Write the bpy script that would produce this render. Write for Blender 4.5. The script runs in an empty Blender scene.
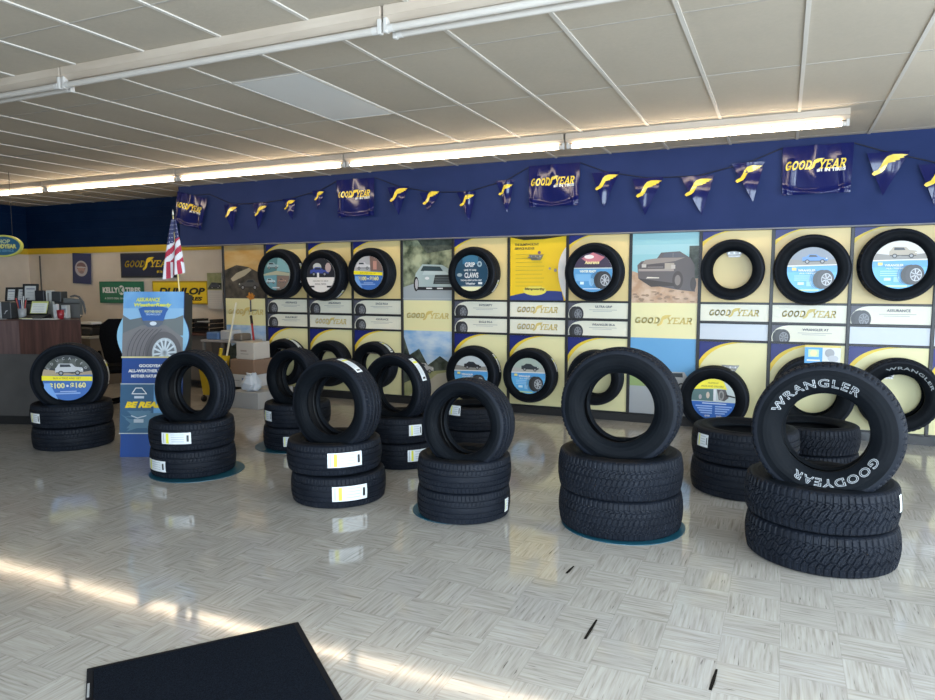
import bpy, math, random
from mathutils import Vector, Matrix
PI = math.pi
rnd = random.Random(7)
col = bpy.context.scene.collection
sc = bpy.context.scene

# ------------------------------------------------------------------ camera
H = 1.5
F_PX = 696.0
YAW = math.atan2(783 - 467.5, F_PX)
PITCH = math.atan((350 - 284) / F_PX)
Fv = Vector((-math.sin(YAW) * math.cos(PITCH), math.cos(YAW) * math.cos(PITCH), -math.sin(PITCH)))
Rv = Vector((math.cos(YAW), math.sin(YAW), 0))
Uv = Rv.cross(Fv)
def at(u, v, Y):
    """world point on the plane y=Y seen at pixel (u,v)"""
    d = Fv + Rv * ((u - 467.5) / F_PX) + Uv * ((350 - v) / F_PX)
    t = Y / d.y
    return Vector((d.x * t, Y, H + d.z * t))
cd = bpy.data.cameras.new('camera'); cam = bpy.data.objects.new('camera', cd); col.objects.link(cam)
cd.sensor_width = 36; cd.lens = F_PX / 935 * 36; cd.clip_start = 0.05
cam.matrix_world = Matrix.Translation((0, 0, H)) @ Matrix((Rv, Uv, -Fv)).transposed().to_4x4()
sc.camera = cam

# ------------------------------------------------------------------ materials
_m = {}
def new_mat(name):
    m = bpy.data.materials.new(name); m.use_nodes = True
    return m, m.node_tree.nodes, m.node_tree.links, m.node_tree.nodes['Principled BSDF']
def mat(c, rough=0.6, metal=0.0, spec=0.5, emit=0.0, coat=0.0):
    key = (tuple(c), rough, metal, spec, emit, coat)
    if key in _m: return _m[key]
    m, n, l, b = new_mat('surface')
    b.inputs['Base Color'].default_value = (*c, 1)
    b.inputs['Roughness'].default_value = rough
    b.inputs['Metallic'].default_value = metal
    b.inputs['Specular IOR Level'].default_value = spec
    b.inputs['Coat Weight'].default_value = coat
    if emit:
        b.inputs['Emission Color'].default_value = (*c, 1); b.inputs['Emission Strength'].default_value = emit
    _m[key] = m
    return m
def noisy(name, c1, c2, scale=8, rough=0.6, bump=0.0, stretch=(1, 1, 1), detail=4, lo=.35, hi=.65, bscale=None, spec=.5):
    m, n, l, b = new_mat(name)
    tc = n.new('ShaderNodeTexCoord'); mp = n.new('ShaderNodeMapping'); mp.inputs['Scale'].default_value = stretch
    l.new(tc.outputs['Object'], mp.inputs[0])
    nz = n.new('ShaderNodeTexNoise'); nz.inputs['Scale'].default_value = scale; nz.inputs['Detail'].default_value = detail
    l.new(mp.outputs[0], nz.inputs['Vector'])
    r = n.new('ShaderNodeValToRGB'); r.color_ramp.elements[0].position = lo; r.color_ramp.elements[1].position = hi
    r.color_ramp.elements[0].color = (*c1, 1); r.color_ramp.elements[1].color = (*c2, 1)
    l.new(nz.outputs['Fac'], r.inputs[0]); l.new(r.outputs[0], b.inputs['Base Color'])
    b.inputs['Roughness'].default_value = rough; b.inputs['Specular IOR Level'].default_value = spec
    if bump:
        bn = n.new('ShaderNodeTexNoise'); bn.inputs['Scale'].default_value = bscale or scale * 3; l.new(mp.outputs[0], bn.inputs['Vector'])
        bp = n.new('ShaderNodeBump'); bp.inputs['Strength'].default_value = bump; bp.inputs['Distance'].default_value = 0.01
        l.new(bn.outputs['Fac'], bp.inputs['Height']); l.new(bp.outputs[0], b.inputs['Normal'])
    return m
RUB = noisy('tire_rubber', (0.005, 0.0072, 0.0125), (0.008, 0.011, 0.018), 9, 0.6, 0.05, bscale=160, spec=.20)
SIDE = noisy('sidewall_rubber', (0.0035, 0.0048, 0.0068), (0.006, 0.0078, 0.0105), 7, 0.55, 0.05, bscale=60, spec=.07)
INNER = noisy('inner_rubber', (0.006, 0.006, 0.007), (0.009, 0.009, 0.010), 12, 0.5, spec=.25)
NAVY = (0.012, 0.020, 0.17); YEL = (0.85, 0.60, 0.02); WHITE = (0.80, 0.80, 0.79); BLK = (0.012, 0.012, 0.013)
BLUE = (0.02, 0.10, 0.42); SKY = (0.16, 0.46, 0.80); LSKY = (0.32, 0.62, 0.82)
m_white = mat(WHITE, .5); m_black = mat(BLK, .45); m_yel = mat(YEL, .45); m_navy = mat(NAVY, .4)
def pm(c, rough=.35): return mat(c, rough)

# floor: vinyl tiles, nine inches square, streaks turned on every other tile
def floor_material():
    m, n, l, b = new_mat('vinyl_floor_tile')
    N = lambda t, **k: n.new('ShaderNode' + t)
    def math_(op, a, c=None):
        q = n.new('ShaderNodeMath'); q.operation = op
        for i, x in enumerate((a, c)):
            if x is None: continue
            if isinstance(x, (int, float)): q.inputs[i].default_value = x
            else: l.new(x, q.inputs[i])
        return q.outputs[0]
    geo = n.new('ShaderNodeNewGeometry'); sp = n.new('ShaderNodeSeparateXYZ'); l.new(geo.outputs['Position'], sp.inputs[0])
    T = 0.2286
    x = math_('DIVIDE', math_('ADD', sp.outputs[0], 0.1878), T); y = math_('DIVIDE', math_('ADD', sp.outputs[1], 0.1456), T)
    ix = math_('FLOOR', x); iy = math_('FLOOR', y); fx = math_('FRACT', x); fy = math_('FRACT', y)
    par = math_('MODULO', math_('ABSOLUTE', math_('ADD', ix, iy)), 2)
    cid = n.new('ShaderNodeCombineXYZ'); l.new(ix, cid.inputs[0]); l.new(iy, cid.inputs[1])
    wn = n.new('ShaderNodeTexWhiteNoise'); wn.noise_dimensions = '3D'; l.new(cid.outputs[0], wn.inputs['Vector'])
    def streak(long_, cross, seedmul, sl, sc_, detail=3):
        c = n.new('ShaderNodeCombineXYZ'); l.new(math_('MULTIPLY', long_, sl), c.inputs[0]); l.new(math_('MULTIPLY', cross, sc_), c.inputs[1])
        l.new(math_('MULTIPLY', wn.outputs['Value'], seedmul), c.inputs[2])
        z = n.new('ShaderNodeTexNoise'); z.inputs['Scale'].default_value = 1; z.inputs['Detail'].default_value = detail; z.inputs['Distortion'].default_value = .25
        l.new(c.outputs[0], z.inputs['Vector']); return z.outputs['Fac']
    def both(sl, sc_, seed, d=3):
        a = streak(x, y, seed, sl, sc_, d); c = streak(y, x, seed, sl, sc_, d)
        mx = n.new('ShaderNodeMix'); mx.data_type = 'FLOAT'; l.new(par, mx.inputs[0]); l.new(a, mx.inputs[2]); l.new(c, mx.inputs[3]); return mx.outputs[0]
    s1 = both(1.2, 19, 91); s2 = both(2.2, 30, 37, 2)
    r1 = n.new('ShaderNodeValToRGB'); e = r1.color_ramp.elements
    e[0].position = .25; e[0].color = (0.29, 0.265, 0.23, 1); e[1].position = .45; e[1].color = (0.405, 0.385, 0.35, 1)
    q = e.new(.75); q.color = (0.50, 0.485, 0.45, 1)
    l.new(s1, r1.inputs[0])
    dark = n.new('ShaderNodeValToRGB'); d = dark.color_ramp.elements; d[0].position = .24; d[0].color = (0.22, 0.20, 0.18, 1); d[1].position = .33; d[1].color = (1, 1, 1, 1)
    l.new(s2, dark.inputs[0])
    mul = n.new('ShaderNodeMix'); mul.data_type = 'RGBA'; mul.blend_type = 'MULTIPLY'; mul.inputs[0].default_value = .85
    l.new(r1.outputs[0], mul.inputs[6]); l.new(dark.outputs[0], mul.inputs[7])
    # per tile tone
    tone = math_('ADD', math_('MULTIPLY', wn.outputs['Value'], .10), .92)
    # seams
    ex = math_('MINIMUM', fx, math_('SUBTRACT', 1, fx)); ey = math_('MINIMUM', fy, math_('SUBTRACT', 1, fy))
    edge = math_('MINIMUM', ex, ey)
    seam = math_('LESS_THAN', edge, .007)
    # worn patches
    wear = n.new('ShaderNodeTexNoise'); wear.inputs['Scale'].default_value = .55; wear.inputs['Detail'].default_value = 5; l.new(geo.outputs['Position'], wear.inputs['Vector'])
    tone2 = math_('MULTIPLY', tone, math_('ADD', math_('MULTIPLY', wear.outputs['Fac'], .35), .83))
    tone3 = math_('MULTIPLY', tone2, math_('SUBTRACT', 1, math_('MULTIPLY', seam, .12)))
    fin = n.new('ShaderNodeVectorMath'); fin.operation = 'SCALE'; l.new(mul.outputs[2], fin.inputs[0]); l.new(tone3, fin.inputs['Scale'])
    l.new(fin.outputs[0], b.inputs['Base Color'])
    rr = math_('ADD', math_('MULTIPLY', wear.outputs['Fac'], .10), .03)
    l.new(rr, b.inputs['Roughness'])
    b.inputs['Specular IOR Level'].default_value = .55
    bn = n.new('ShaderNodeTexNoise'); bn.inputs['Scale'].default_value = 3.2; bn.inputs['Detail'].default_value = 2; l.new(geo.outputs['Position'], bn.inputs['Vector'])
    hsum = math_('ADD', math_('MULTIPLY', bn.outputs['Fac'], 1.0), math_('MULTIPLY', seam, -.12))
    hs2 = math_('ADD', hsum, math_('MULTIPLY', s1, .06))
    bp = n.new('ShaderNodeBump'); bp.inputs['Strength'].default_value = .12; bp.inputs['Distance'].default_value = .006
    l.new(hs2, bp.inputs['Height']); l.new(bp.outputs[0], b.inputs['Normal'])
    return m
def ceiling_material():
    m, n, l, b = new_mat('ceiling_tile')
    def math_(op, a, c=None):
        q = n.new('ShaderNodeMath'); q.operation = op
        for i, x in enumerate((a, c)):
            if x is None: continue
            if isinstance(x, (int, float)): q.inputs[i].default_value = x
            else: l.new(x, q.inputs[i])
        return q.outputs[0]
    geo = n.new('ShaderNodeNewGeometry'); sp = n.new('ShaderNodeSeparateXYZ'); l.new(geo.outputs['Position'], sp.inputs[0])
    ix = math_('FLOOR', math_('DIVIDE', math_('SUBTRACT', sp.outputs[0], 0.056), 0.597)); iy = math_('FLOOR', math_('DIVIDE', math_('SUBTRACT', sp.outputs[1], 5.02), 1.195))
    c = n.new('ShaderNodeCombineXYZ'); l.new(ix, c.inputs[0]); l.new(iy, c.inputs[1])
    w = n.new('ShaderNodeTexWhiteNoise'); l.new(c.outputs[0], w.inputs['Vector'])
    st = n.new('ShaderNodeTexNoise'); st.inputs['Scale'].default_value = 1.3; st.inputs['Detail'].default_value = 5; l.new(geo.outputs['Position'], st.inputs['Vector'])
    fine = n.new('ShaderNodeTexNoise'); fine.inputs['Scale'].default_value = 45; l.new(geo.outputs['Position'], fine.inputs['Vector'])
    v = math_('ADD', math_('ADD', math_('MULTIPLY', w.outputs['Value'], .07), math_('MULTIPLY', st.outputs['Fac'], .22)), math_('MULTIPLY', fine.outputs['Fac'], .10))
    pale_right = math_('MULTIPLY', math_('GREATER_THAN', sp.outputs[0], .653), .22)   # tiles to the right of one grid line are paler
    v2 = math_('ADD', math_('ADD', v, .74), pale_right)
    base = n.new('ShaderNodeVectorMath'); base.operation = 'SCALE'; base.inputs[0].default_value = (0.50, 0.435, 0.345); l.new(v2, base.inputs['Scale'])
    l.new(base.outputs[0], b.inputs['Base Color']); b.inputs['Roughness'].default_value = .85
    bp = n.new('ShaderNodeBump'); bp.inputs['Strength'].default_value = .25; bp.inputs['Distance'].default_value = .004; l.new(fine.outputs['Fac'], bp.inputs['Height']); l.new(bp.outputs[0], b.inputs['Normal'])
    return m
def wood_material(name, c1, c2, vertical=True):
    return noisy(name, c1, c2, 5, .4, 0.0, (6, 6, .5) if vertical else (.5, 6, 6), 6, .3, .7)

# ------------------------------------------------------------------ builders
def tag(o, label=None, cat=None, group=None, kind=None):
    if label: o['label'] = label
    if cat: o['category'] = cat
    if group: o['group'] = group
    if kind: o['kind'] = kind
    return o
def thing(name, label, cat, loc=(0, 0, 0), rot=(0, 0, 0), group=None):
    o = bpy.data.objects.new(name, None); col.objects.link(o); o.empty_display_size = .1
    o.location = loc; o.rotation_euler = rot
    return tag(o, label, cat, group)
def link_mesh(name, me, parent=None):
    o = bpy.data.objects.new(name, me); col.objects.link(o)
    if parent: o.parent = parent
    return o
class MB:
    def __init__(s): s.v = []; s.f = []; s.mi = []; s.mats = []; s.sm = []
    def m(s, mt):
        if mt not in s.mats: s.mats.append(mt)
        return s.mats.index(mt)
    def add(s, vs, fs, mt, smooth=False):
        b = len(s.v); s.v += [tuple(v) for v in vs]; k = s.m(mt)
        for f in fs: s.f.append([b + i for i in f]); s.mi.append(k); s.sm.append(smooth)
    def box(s, x0, x1, y0, y1, z0, z1, mt, bev=0.0, M=None):
        if bev > 0:
            b = min(bev, abs(x1 - x0) / 2.01, abs(y1 - y0) / 2.01, abs(z1 - z0) / 2.01)
            X = (x0, x0 + b, x1 - b, x1); Y = (y0, y0 + b, y1 - b, y1); Z = (z0, z0 + b, z1 - b, z1)
            vs = []; idx = {}
            for i, sx in ((1, 0), (2, 3)):
                for j, sy in ((1, 0), (2, 3)):
                    for k, sz in ((1, 0), (2, 3)):
                        idx[(i, j, k, 0)] = len(vs); vs.append((X[sx], Y[j], Z[k]))
                        idx[(i, j, k, 1)] = len(vs); vs.append((X[i], Y[sy], Z[k]))
                        idx[(i, j, k, 2)] = len(vs); vs.append((X[i], Y[j], Z[sz]))
            fs = []
            I = idx
            for i in (1, 2): fs.append([I[(i, 1, 1, 0)], I[(i, 2, 1, 0)], I[(i, 2, 2, 0)], I[(i, 1, 2, 0)]])
            for j in (1, 2): fs.append([I[(1, j, 1, 1)], I[(2, j, 1, 1)], I[(2, j, 2, 1)], I[(1, j, 2, 1)]])
            for k in (1, 2): fs.append([I[(1, 1, k, 2)], I[(2, 1, k, 2)], I[(2, 2, k, 2)], I[(1, 2, k, 2)]])
            for i in (1, 2):
                for j in (1, 2): fs.append([I[(i, j, 1, 0)], I[(i, j, 2, 0)], I[(i, j, 2, 1)], I[(i, j, 1, 1)]])
                for k in (1, 2): fs.append([I[(i, 1, k, 0)], I[(i, 2, k, 0)], I[(i, 2, k, 2)], I[(i, 1, k, 2)]])
            for j in (1, 2):
                for k in (1, 2): fs.append([I[(1, j, k, 1)], I[(2, j, k, 1)], I[(2, j, k, 2)], I[(1, j, k, 2)]])
            for i in (1, 2):
                for j in (1, 2):
                    for k in (1, 2): fs.append([I[(i, j, k, 0)], I[(i, j, k, 1)], I[(i, j, k, 2)]])
        else:
            vs = [(x0, y0, z0), (x1, y0, z0), (x1, y1, z0), (x0, y1, z0), (x0, y0, z1), (x1, y0, z1), (x1, y1, z1), (x0, y1, z1)]
            fs = [[0, 3, 2, 1], [4, 5, 6, 7], [0, 1, 5, 4], [1, 2, 6, 5], [2, 3, 7, 6], [3, 0, 4, 7]]
        if M: vs = [M @ Vector(v) for v in vs]
        s.add(vs, fs, mt); return s
    def prism(s, pts, z0, z1, mt):   # pts ccw in xy
        n = len(pts); vs = [(p[0], p[1], z0) for p in pts] + [(p[0], p[1], z1) for p in pts]
        fs = [list(range(n))[::-1], list(range(n, 2 * n))] + [[i, (i + 1) % n, n + (i + 1) % n, n + i] for i in range(n)]
        s.add(vs, fs, mt); return s
    def prism_y(s, pts, y0, y1, mt):  # pts (x,z), extruded in y; y0 is the front
        n = len(pts); vs = [(p[0], y0, p[1]) for p in pts] + [(p[0], y1, p[1]) for p in pts]
        fs = [list(range(n)), list(range(n, 2 * n))[::-1]] + [[i, n + i, n + (i + 1) % n, (i + 1) % n] for i in range(n)]
        s.add(vs, fs, mt); return s
    def tube(s, pts, r, mt, n=12, cap=True, smooth=True):
        pts = [Vector(p) for p in pts]; rings = []
        rr = r if isinstance(r, (list, tuple)) else [r] * len(pts)
        ref = None
        for i, p in enumerate(pts):
            t = (pts[min(i + 1, len(pts) - 1)] - pts[max(i - 1, 0)]).normalized()
            if ref is None: ref = Vector((0, 0, 1)) if abs(t.z) < .9 else Vector((1, 0, 0))
            a = t.cross(ref).normalized(); b = t.cross(a).normalized(); ref = -b if False else ref
            rings.append([p + (a * math.cos(2 * PI * k / n) + b * math.sin(2 * PI * k / n)) * rr[i] for k in range(n)])
        vs = [v for rg in rings for v in rg]; fs = []
        for i in range(len(pts) - 1):
            for k in range(n): fs.append([i * n + k, i * n + (k + 1) % n, (i + 1) * n + (k + 1) % n, (i + 1) * n + k])
        s.add(vs, fs, mt, smooth)
        if cap:
            s.add(rings[0], [list(range(n))[::-1]], mt); s.add(rings[-1], [list(range(n))], mt)
        return s
    def lathe(s, prof, mt, n=32, smooth=True, c=(0, 0, 0)):   # prof (r,z)
        vs = []; fs = []; m = len(prof)
        for k in range(n):
            a = 2 * PI * k / n
            for r, z in prof: vs.append((c[0] + r * math.cos(a), c[1] + r * math.sin(a), c[2] + z))
        for k in range(n):
            for i in range(m - 1): fs.append([k * m + i, ((k + 1) % n) * m + i, ((k + 1) % n) * m + i + 1, k * m + i + 1])
        s.add(vs, fs, mt, smooth); return s
    def mesh(s, name):
        me = bpy.data.meshes.new(name); me.from_pydata(s.v, [], s.f)
        for mt in s.mats: me.materials.append(mt)
        me.polygons.foreach_set('material_index', s.mi); me.polygons.foreach_set('use_smooth', s.sm); me.update()
        return me
    def build(s, name, parent=None): return link_mesh(name, s.mesh(name), parent)

# ---- text and flat artwork -------------------------------------------------
_tc = {}
def text_tris(t, bold=0.0, shear=0.0, space=1.0):
    key = (t, bold, shear, space)
    if key in _tc: return _tc[key]
    cu = bpy.data.curves.new('t', 'FONT'); cu.body = t; cu.size = 1; cu.offset = bold; cu.shear = shear; cu.space_character = space
    cu.fill_mode = 'FRONT'; cu.resolution_u = 3
    ob = bpy.data.objects.new('t', cu); col.objects.link(ob)
    dg = bpy.context.evaluated_depsgraph_get(); dg.update()
    me = ob.evaluated_get(dg).to_mesh()
    vs = [(v.co.x, v.co.y) for v in me.vertices]; fs = [list(p.vertices) for p in me.polygons]
    ob.evaluated_get(dg).to_mesh_clear()
    bpy.data.objects.remove(ob); bpy.data.curves.remove(cu)
    xs = [v[0] for v in vs]; ys = [v[1] for v in vs]
    r = (vs, fs, min(xs), max(xs), min(ys), max(ys)); _tc[key] = r
    return r
def clip_poly(p, c):
    """clip polygon p to convex ccw polygon c"""
    out = p
    for i in range(len(c)):
        a = c[i]; b = c[(i + 1) % len(c)]; inp = out; out = []
        if not inp: break
        side = lambda q: (b[0] - a[0]) * (q[1] - a[1]) - (b[1] - a[1]) * (q[0] - a[0])
        for j in range(len(inp)):
            q = inp[j]; r = inp[(j + 1) % len(inp)]; sq = side(q); sr = side(r)
            if sq >= 0: out.append(q)
            if (sq > 0 and sr < 0) or (sq < 0 and sr > 0):
                t = sq / (sq - sr); out.append((q[0] + (r[0] - q[0]) * t, q[1] + (r[1] - q[1]) * t))
    return out
def wing(cx, cz, s, flip=1, rot=0):
    """winged sandal emblem, unit box about 1 wide"""
    P = [(-.56, -.46), (-.46, -.53), (-.34, -.47), (-.22, -.40), (-.12, -.28), (-.06, -.12), (-.02, .02), (.12, .07), (.24, .10), (.22, .14), (.40, .19), (.37, .24), (.54, .29), (.50, .33), (.66, .42),
         (.40, .43), (.10, .40), (-.10, .30), (-.20, .14), (-.26, -.06), (-.34, -.26), (-.50, -.36)]
    c_, s_ = math.cos(rot), math.sin(rot)
    return [(cx + s * (flip * x * c_ - z * s_), cz + s * (flip * x * s_ + z * c_)) for x, z in P]
def stroke(pts, w, closed=False):
    """polyline to quads"""
    out = []; n = len(pts); m = n if closed else n - 1
    for i in range(m):
        a = pts[i]; b = pts[(i + 1) % n]; dx = b[0] - a[0]; dz = b[1] - a[1]; L = math.hypot(dx, dz) or 1
        nx, nz = -dz / L * w / 2, dx / L * w / 2; ex, ez = dx / L * w * .25, dz / L * w * .25
        out.append([(a[0] - nx - ex, a[1] - nz - ez), (b[0] - nx + ex, b[1] - nz + ez), (b[0] + nx + ex, b[1] + nz + ez), (a[0] + nx - ex, a[1] + nz - ez)])
    return out
def arc(cx, cz, rx, rz, a0, a1, n=10):
    return [(cx + rx * math.cos(math.radians(a0 + (a1 - a0) * i / n)), cz + rz * math.sin(math.radians(a0 + (a1 - a0) * i / n))) for i in range(n + 1)]
def slab(ch):
    """heavy slab-serif capitals in a 1 x 1 box"""
    w = .21; S = lambda x0, x1, z: [[(x0, z - .07), (x1, z - .07), (x1, z + .07), (x0, z + .07)]]
    if ch == 'G': return stroke(arc(.5, .5, .37, .40, 50, 330, 14), w) + stroke([(.87, .42), (.87, .08)], .2) + S(.5, 1.0, .45)
    if ch == 'O': return stroke(arc(.5, .5, .37, .40, 0, 360, 18), w)
    if ch == 'D': return stroke([(.2, .1), (.2, .9)], w) + stroke(arc(.42, .5, .45, .40, -90, 90, 10), w) + S(0, .5, .07) + S(0, .5, .93)
    if ch == 'Y': return stroke([(.12, .92), (.5, .45)], w) + stroke([(.88, .92), (.5, .45)], w) + stroke([(.5, .5), (.5, .05)], w) + S(.22, .78, .07) + S(-.05, .35, .93) + S(.65, 1.05, .93)
    if ch == 'E': return stroke([(.22, .05), (.22, .95)], w) + S(0, .95, .07) + S(0, .95, .93) + S(.2, .7, .5) + stroke([(.9, .07), (.9, .3)], .12) + stroke([(.9, .7), (.9, .93)], .12)
    if ch == 'A': return stroke([(.1, .05), (.5, .95)], .22) + stroke([(.5, .95), (.9, .05)], .26) + S(.2, .8, .32) + S(-.08, .32, .07) + S(.65, 1.1, .07)
    if ch == 'R': return stroke([(.22, .05), (.22, .95)], w) + stroke(arc(.5, .69, .28, .24, -90, 90, 7), .2) + S(0, .55, .93) + S(.2, .55, .47) + stroke([(.5, .47), (.85, .06)], .24) + S(0, .42, .07) + S(.7, 1.05, .07)
    return []
def ccw(p):
    a = sum(p[i][0] * p[(i + 1) % len(p)][1] - p[(i + 1) % len(p)][0] * p[i][1] for i in range(len(p)))
    return p if a > 0 else p[::-1]
class Flat:
    """printed artwork in the local x-z plane facing -y; layers stand proud by fractions of a millimetre"""
    def __init__(s, y=0.0, clip=None, warp=None, step=.0006): s.mb = MB(); s.y = y; s.clip = clip; s.warp = warp; s.k = 0; s.step = step
    def put(s, p, mt, layer=None):
        if s.clip: p = clip_poly(p, s.clip)
        if len(p) < 3: return
        p = ccw(p); L = s.k if layer is None else layer
        y = s.y - L * s.step
        vs = [(q[0], y + (s.warp(q[0], q[1]) if s.warp else 0), q[1]) for q in p]
        s.mb.add(vs, [list(range(len(vs)))], mt)
    def poly(s, p, mt): s.k += 1; s.put(p, mt)
    def rect(s, x0, x1, z0, z1, mt): s.poly([(x0, z0), (x1, z0), (x1, z1), (x0, z1)], mt)
    def disc(s, cx, cz, rx, rz, mt, n=28): s.poly([(cx + rx * math.cos(2 * PI * i / n), cz + rz * math.sin(2 * PI * i / n)) for i in range(n)], mt)
    def polys(s, ps, mt):
        s.k += 1
        for p in ps: s.put(p, mt)
    def text(s, t, cx, cz, h, mt, bold=.02, shear=0.0, width=None, rot=0.0, space=1.0):
        vs, fs, x0, x1, z0, z1 = text_tris(t, bold, shear, space)
        kz = h / max(1e-6, z1 - z0); kx = kz if width is None else width / (x1 - x0)
        s.k += 1; y = s.y - s.k * s.step; c_, s_ = math.cos(rot), math.sin(rot); out = []
        for a, b in vs:
            px = (a - (x0 + x1) / 2) * kx; pz = (b - (z0 + z1) / 2) * kz
            qx = cx + px * c_ - pz * s_; qz = cz + px * s_ + pz * c_
            out.append((qx, y + (s.warp(qx, qz) if s.warp else 0), qz))
        # front must face -y
        f2 = []
        for f in fs:
            a, b, c = (out[f[0]], out[f[1]], out[f[2]])
            cr = (b[0] - a[0]) * (c[2] - a[2]) - (b[2] - a[2]) * (c[0] - a[0])
            f2.append(f if cr > 0 else f[::-1])
        s.mb.add(out, f2, mt)
    def logo(s, cx, cz, width, mt, h=None, shear=.22):
        """wing-foot wordmark: GOOD (emblem) YEAR"""
        h = h or width * .135; word = 'GOOD~YEAR'; cw = width / 9.0; ps = []
        for i, ch in enumerate(word):
            x0 = cx - width / 2 + i * cw
            if ch == '~': continue
            for p in slab(ch): ps.append([(x0 + cw * (.04 + .92 * x) + shear * h * (z - .5) * 1.0, cz + h * (z - .5)) for x, z in p])
        s.polys(ps, mt)
        s.poly(wing(cx - width / 2 + 4.55 * cw, cz + h * .10, cw * 1.9), mt)
    def build(s, name, parent): return s.mb.build(name, parent)
def quad_bez(p0, p1, p2, n=10):
    return [((1 - t) ** 2 * p0[0] + 2 * (1 - t) * t * p1[0] + t * t * p2[0], (1 - t) ** 2 * p0[1] + 2 * (1 - t) * t * p1[1] + t * t * p2[1]) for t in [i / n for i in range(n + 1)]]
def car(f, x, z, L, body, glass=(.03, .04, .05), kind='suv', flip=1, wheel=(.35, .35, .36)):
    """side / three-quarter picture of a car drawn with flat shapes, x,z = bottom centre"""
    P = lambda pts: [(x + flip * L * a, z + L * b) for a, b in pts]
    if kind == 'suv': f.poly(P([(-.5, .10), (.5, .10), (.5, .26), (.46, .30), (.22, .33), (.10, .46), (-.36, .47), (-.46, .32), (-.5, .28)]), pm(body)); f.poly(P([(-.33, .33), (.08, .33), (.02, .43), (-.32, .44)]), pm(glass))
    else: f.poly(P([(-.5, .10), (.5, .10), (.52, .20), (.42, .25), (.22, .28), (.06, .40), (-.22, .41), (-.36, .30), (-.5, .28)]), pm(body)); f.poly(P([(-.26, .29), (.12, .29), (.04, .37), (-.2, .38)]), pm(glass))
    f.rect(x - L * .48, x + L * .48, z + L * .09, z + L * .125, pm((.03, .03, .03)))
    for q in (-.3, .3):
        f.disc(x + flip * L * q, z + L * .09, L * .095, L * .095, pm((.02, .02, .02))); f.disc(x + flip * L * q, z + L * .09, L * .055, L * .055, pm(wheel))
    f.disc(x + flip * L * .46, z + L * .22, L * .03, L * .025, pm((.85, .85, .75)))
def tire_pic(f, x, z, r, wheel=(.55, .57, .6)):
    f.disc(x - r * .35, z, r * .85, r, pm((.03, .03, .032))); f.disc(x, z, r * .8, r, pm((.045, .045, .05)))
    for q in range(3): f.polys(stroke(arc(x - r * (.42 + .18 * q), z, r * .72, r * .93, 100, 250, 8), r * .03), pm((.10, .10, .11)))
    f.disc(x + r * .08, z, r * .5, r * .64, pm(wheel)); f.disc(x + r * .08, z, r * .44, r * .56, pm((.12, .12, .13)))
    f.polys([stroke([(x + r * .08, z), (x + r * (.08 + .48 * math.cos(a)), z + r * .6 * math.sin(a))], r * .09)[0] for a in [i * 2 * PI / 7 for i in range(7)]], pm(wheel))

# ------------------------------------------------------------------ tires
_cache = {}
def tread_h(kind, ph, s, pc):
    """groove depth 0..1 ; ph = pitch phase (float), s = -1..1 across"""
    f = ph - math.floor(ph)
    if kind == 'plain': return 1.0 if (abs(abs(s) - .22) < .045 or abs(abs(s) - .62) < .045) else 0.0
    if kind == 'rib':
        if abs(abs(s) - .22) < .05 or abs(abs(s) - .64) < .05: return 1.0
        if abs(s) > .70: return .6 if (f < .17 and abs(s) < 1.2) else 0.0
        g = (ph + s * .9) % 1.0
        return .45 if (g < .17 and .27 < abs(s) < .6) else 0.0
    if kind == 'hwy':
        zig = .03 * (1 if f < .5 else -1)
        if abs(abs(s) - .24 + zig) < .05 or abs(abs(s) - .66 + zig) < .055: return 1.0
        if abs(s) > .70: return .8 if (f < .18 and abs(s) < 1.3) else 0.0
        g = (ph * 1.0 + s * 1.2) % 1.0
        return .8 if g < .2 else 0.0
    if kind == 'at':
        tri = abs((ph * .5) % 1.0 - .5) * 4 - 1      # -1..1
        if abs(s - .30 - .13 * tri) < .05 or abs(s + .30 - .13 * tri) < .05: return 1.0
        if abs(s) > .58: 
            w = .26; o = .25 if s > 0 else .75
            if (ph + o) % 1.0 < w and abs(s) < 1.35: return .9 if abs(s) < 1.0 else .6
            if abs(abs(s) - .70) < .03: return .5
            return 0.0
        g = (ph + s * 1.3 + .2) % 1.0
        if g < .16: return .9
        if abs(g - .6) < .06: return .35
        return 0.0
    return 0.0
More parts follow.
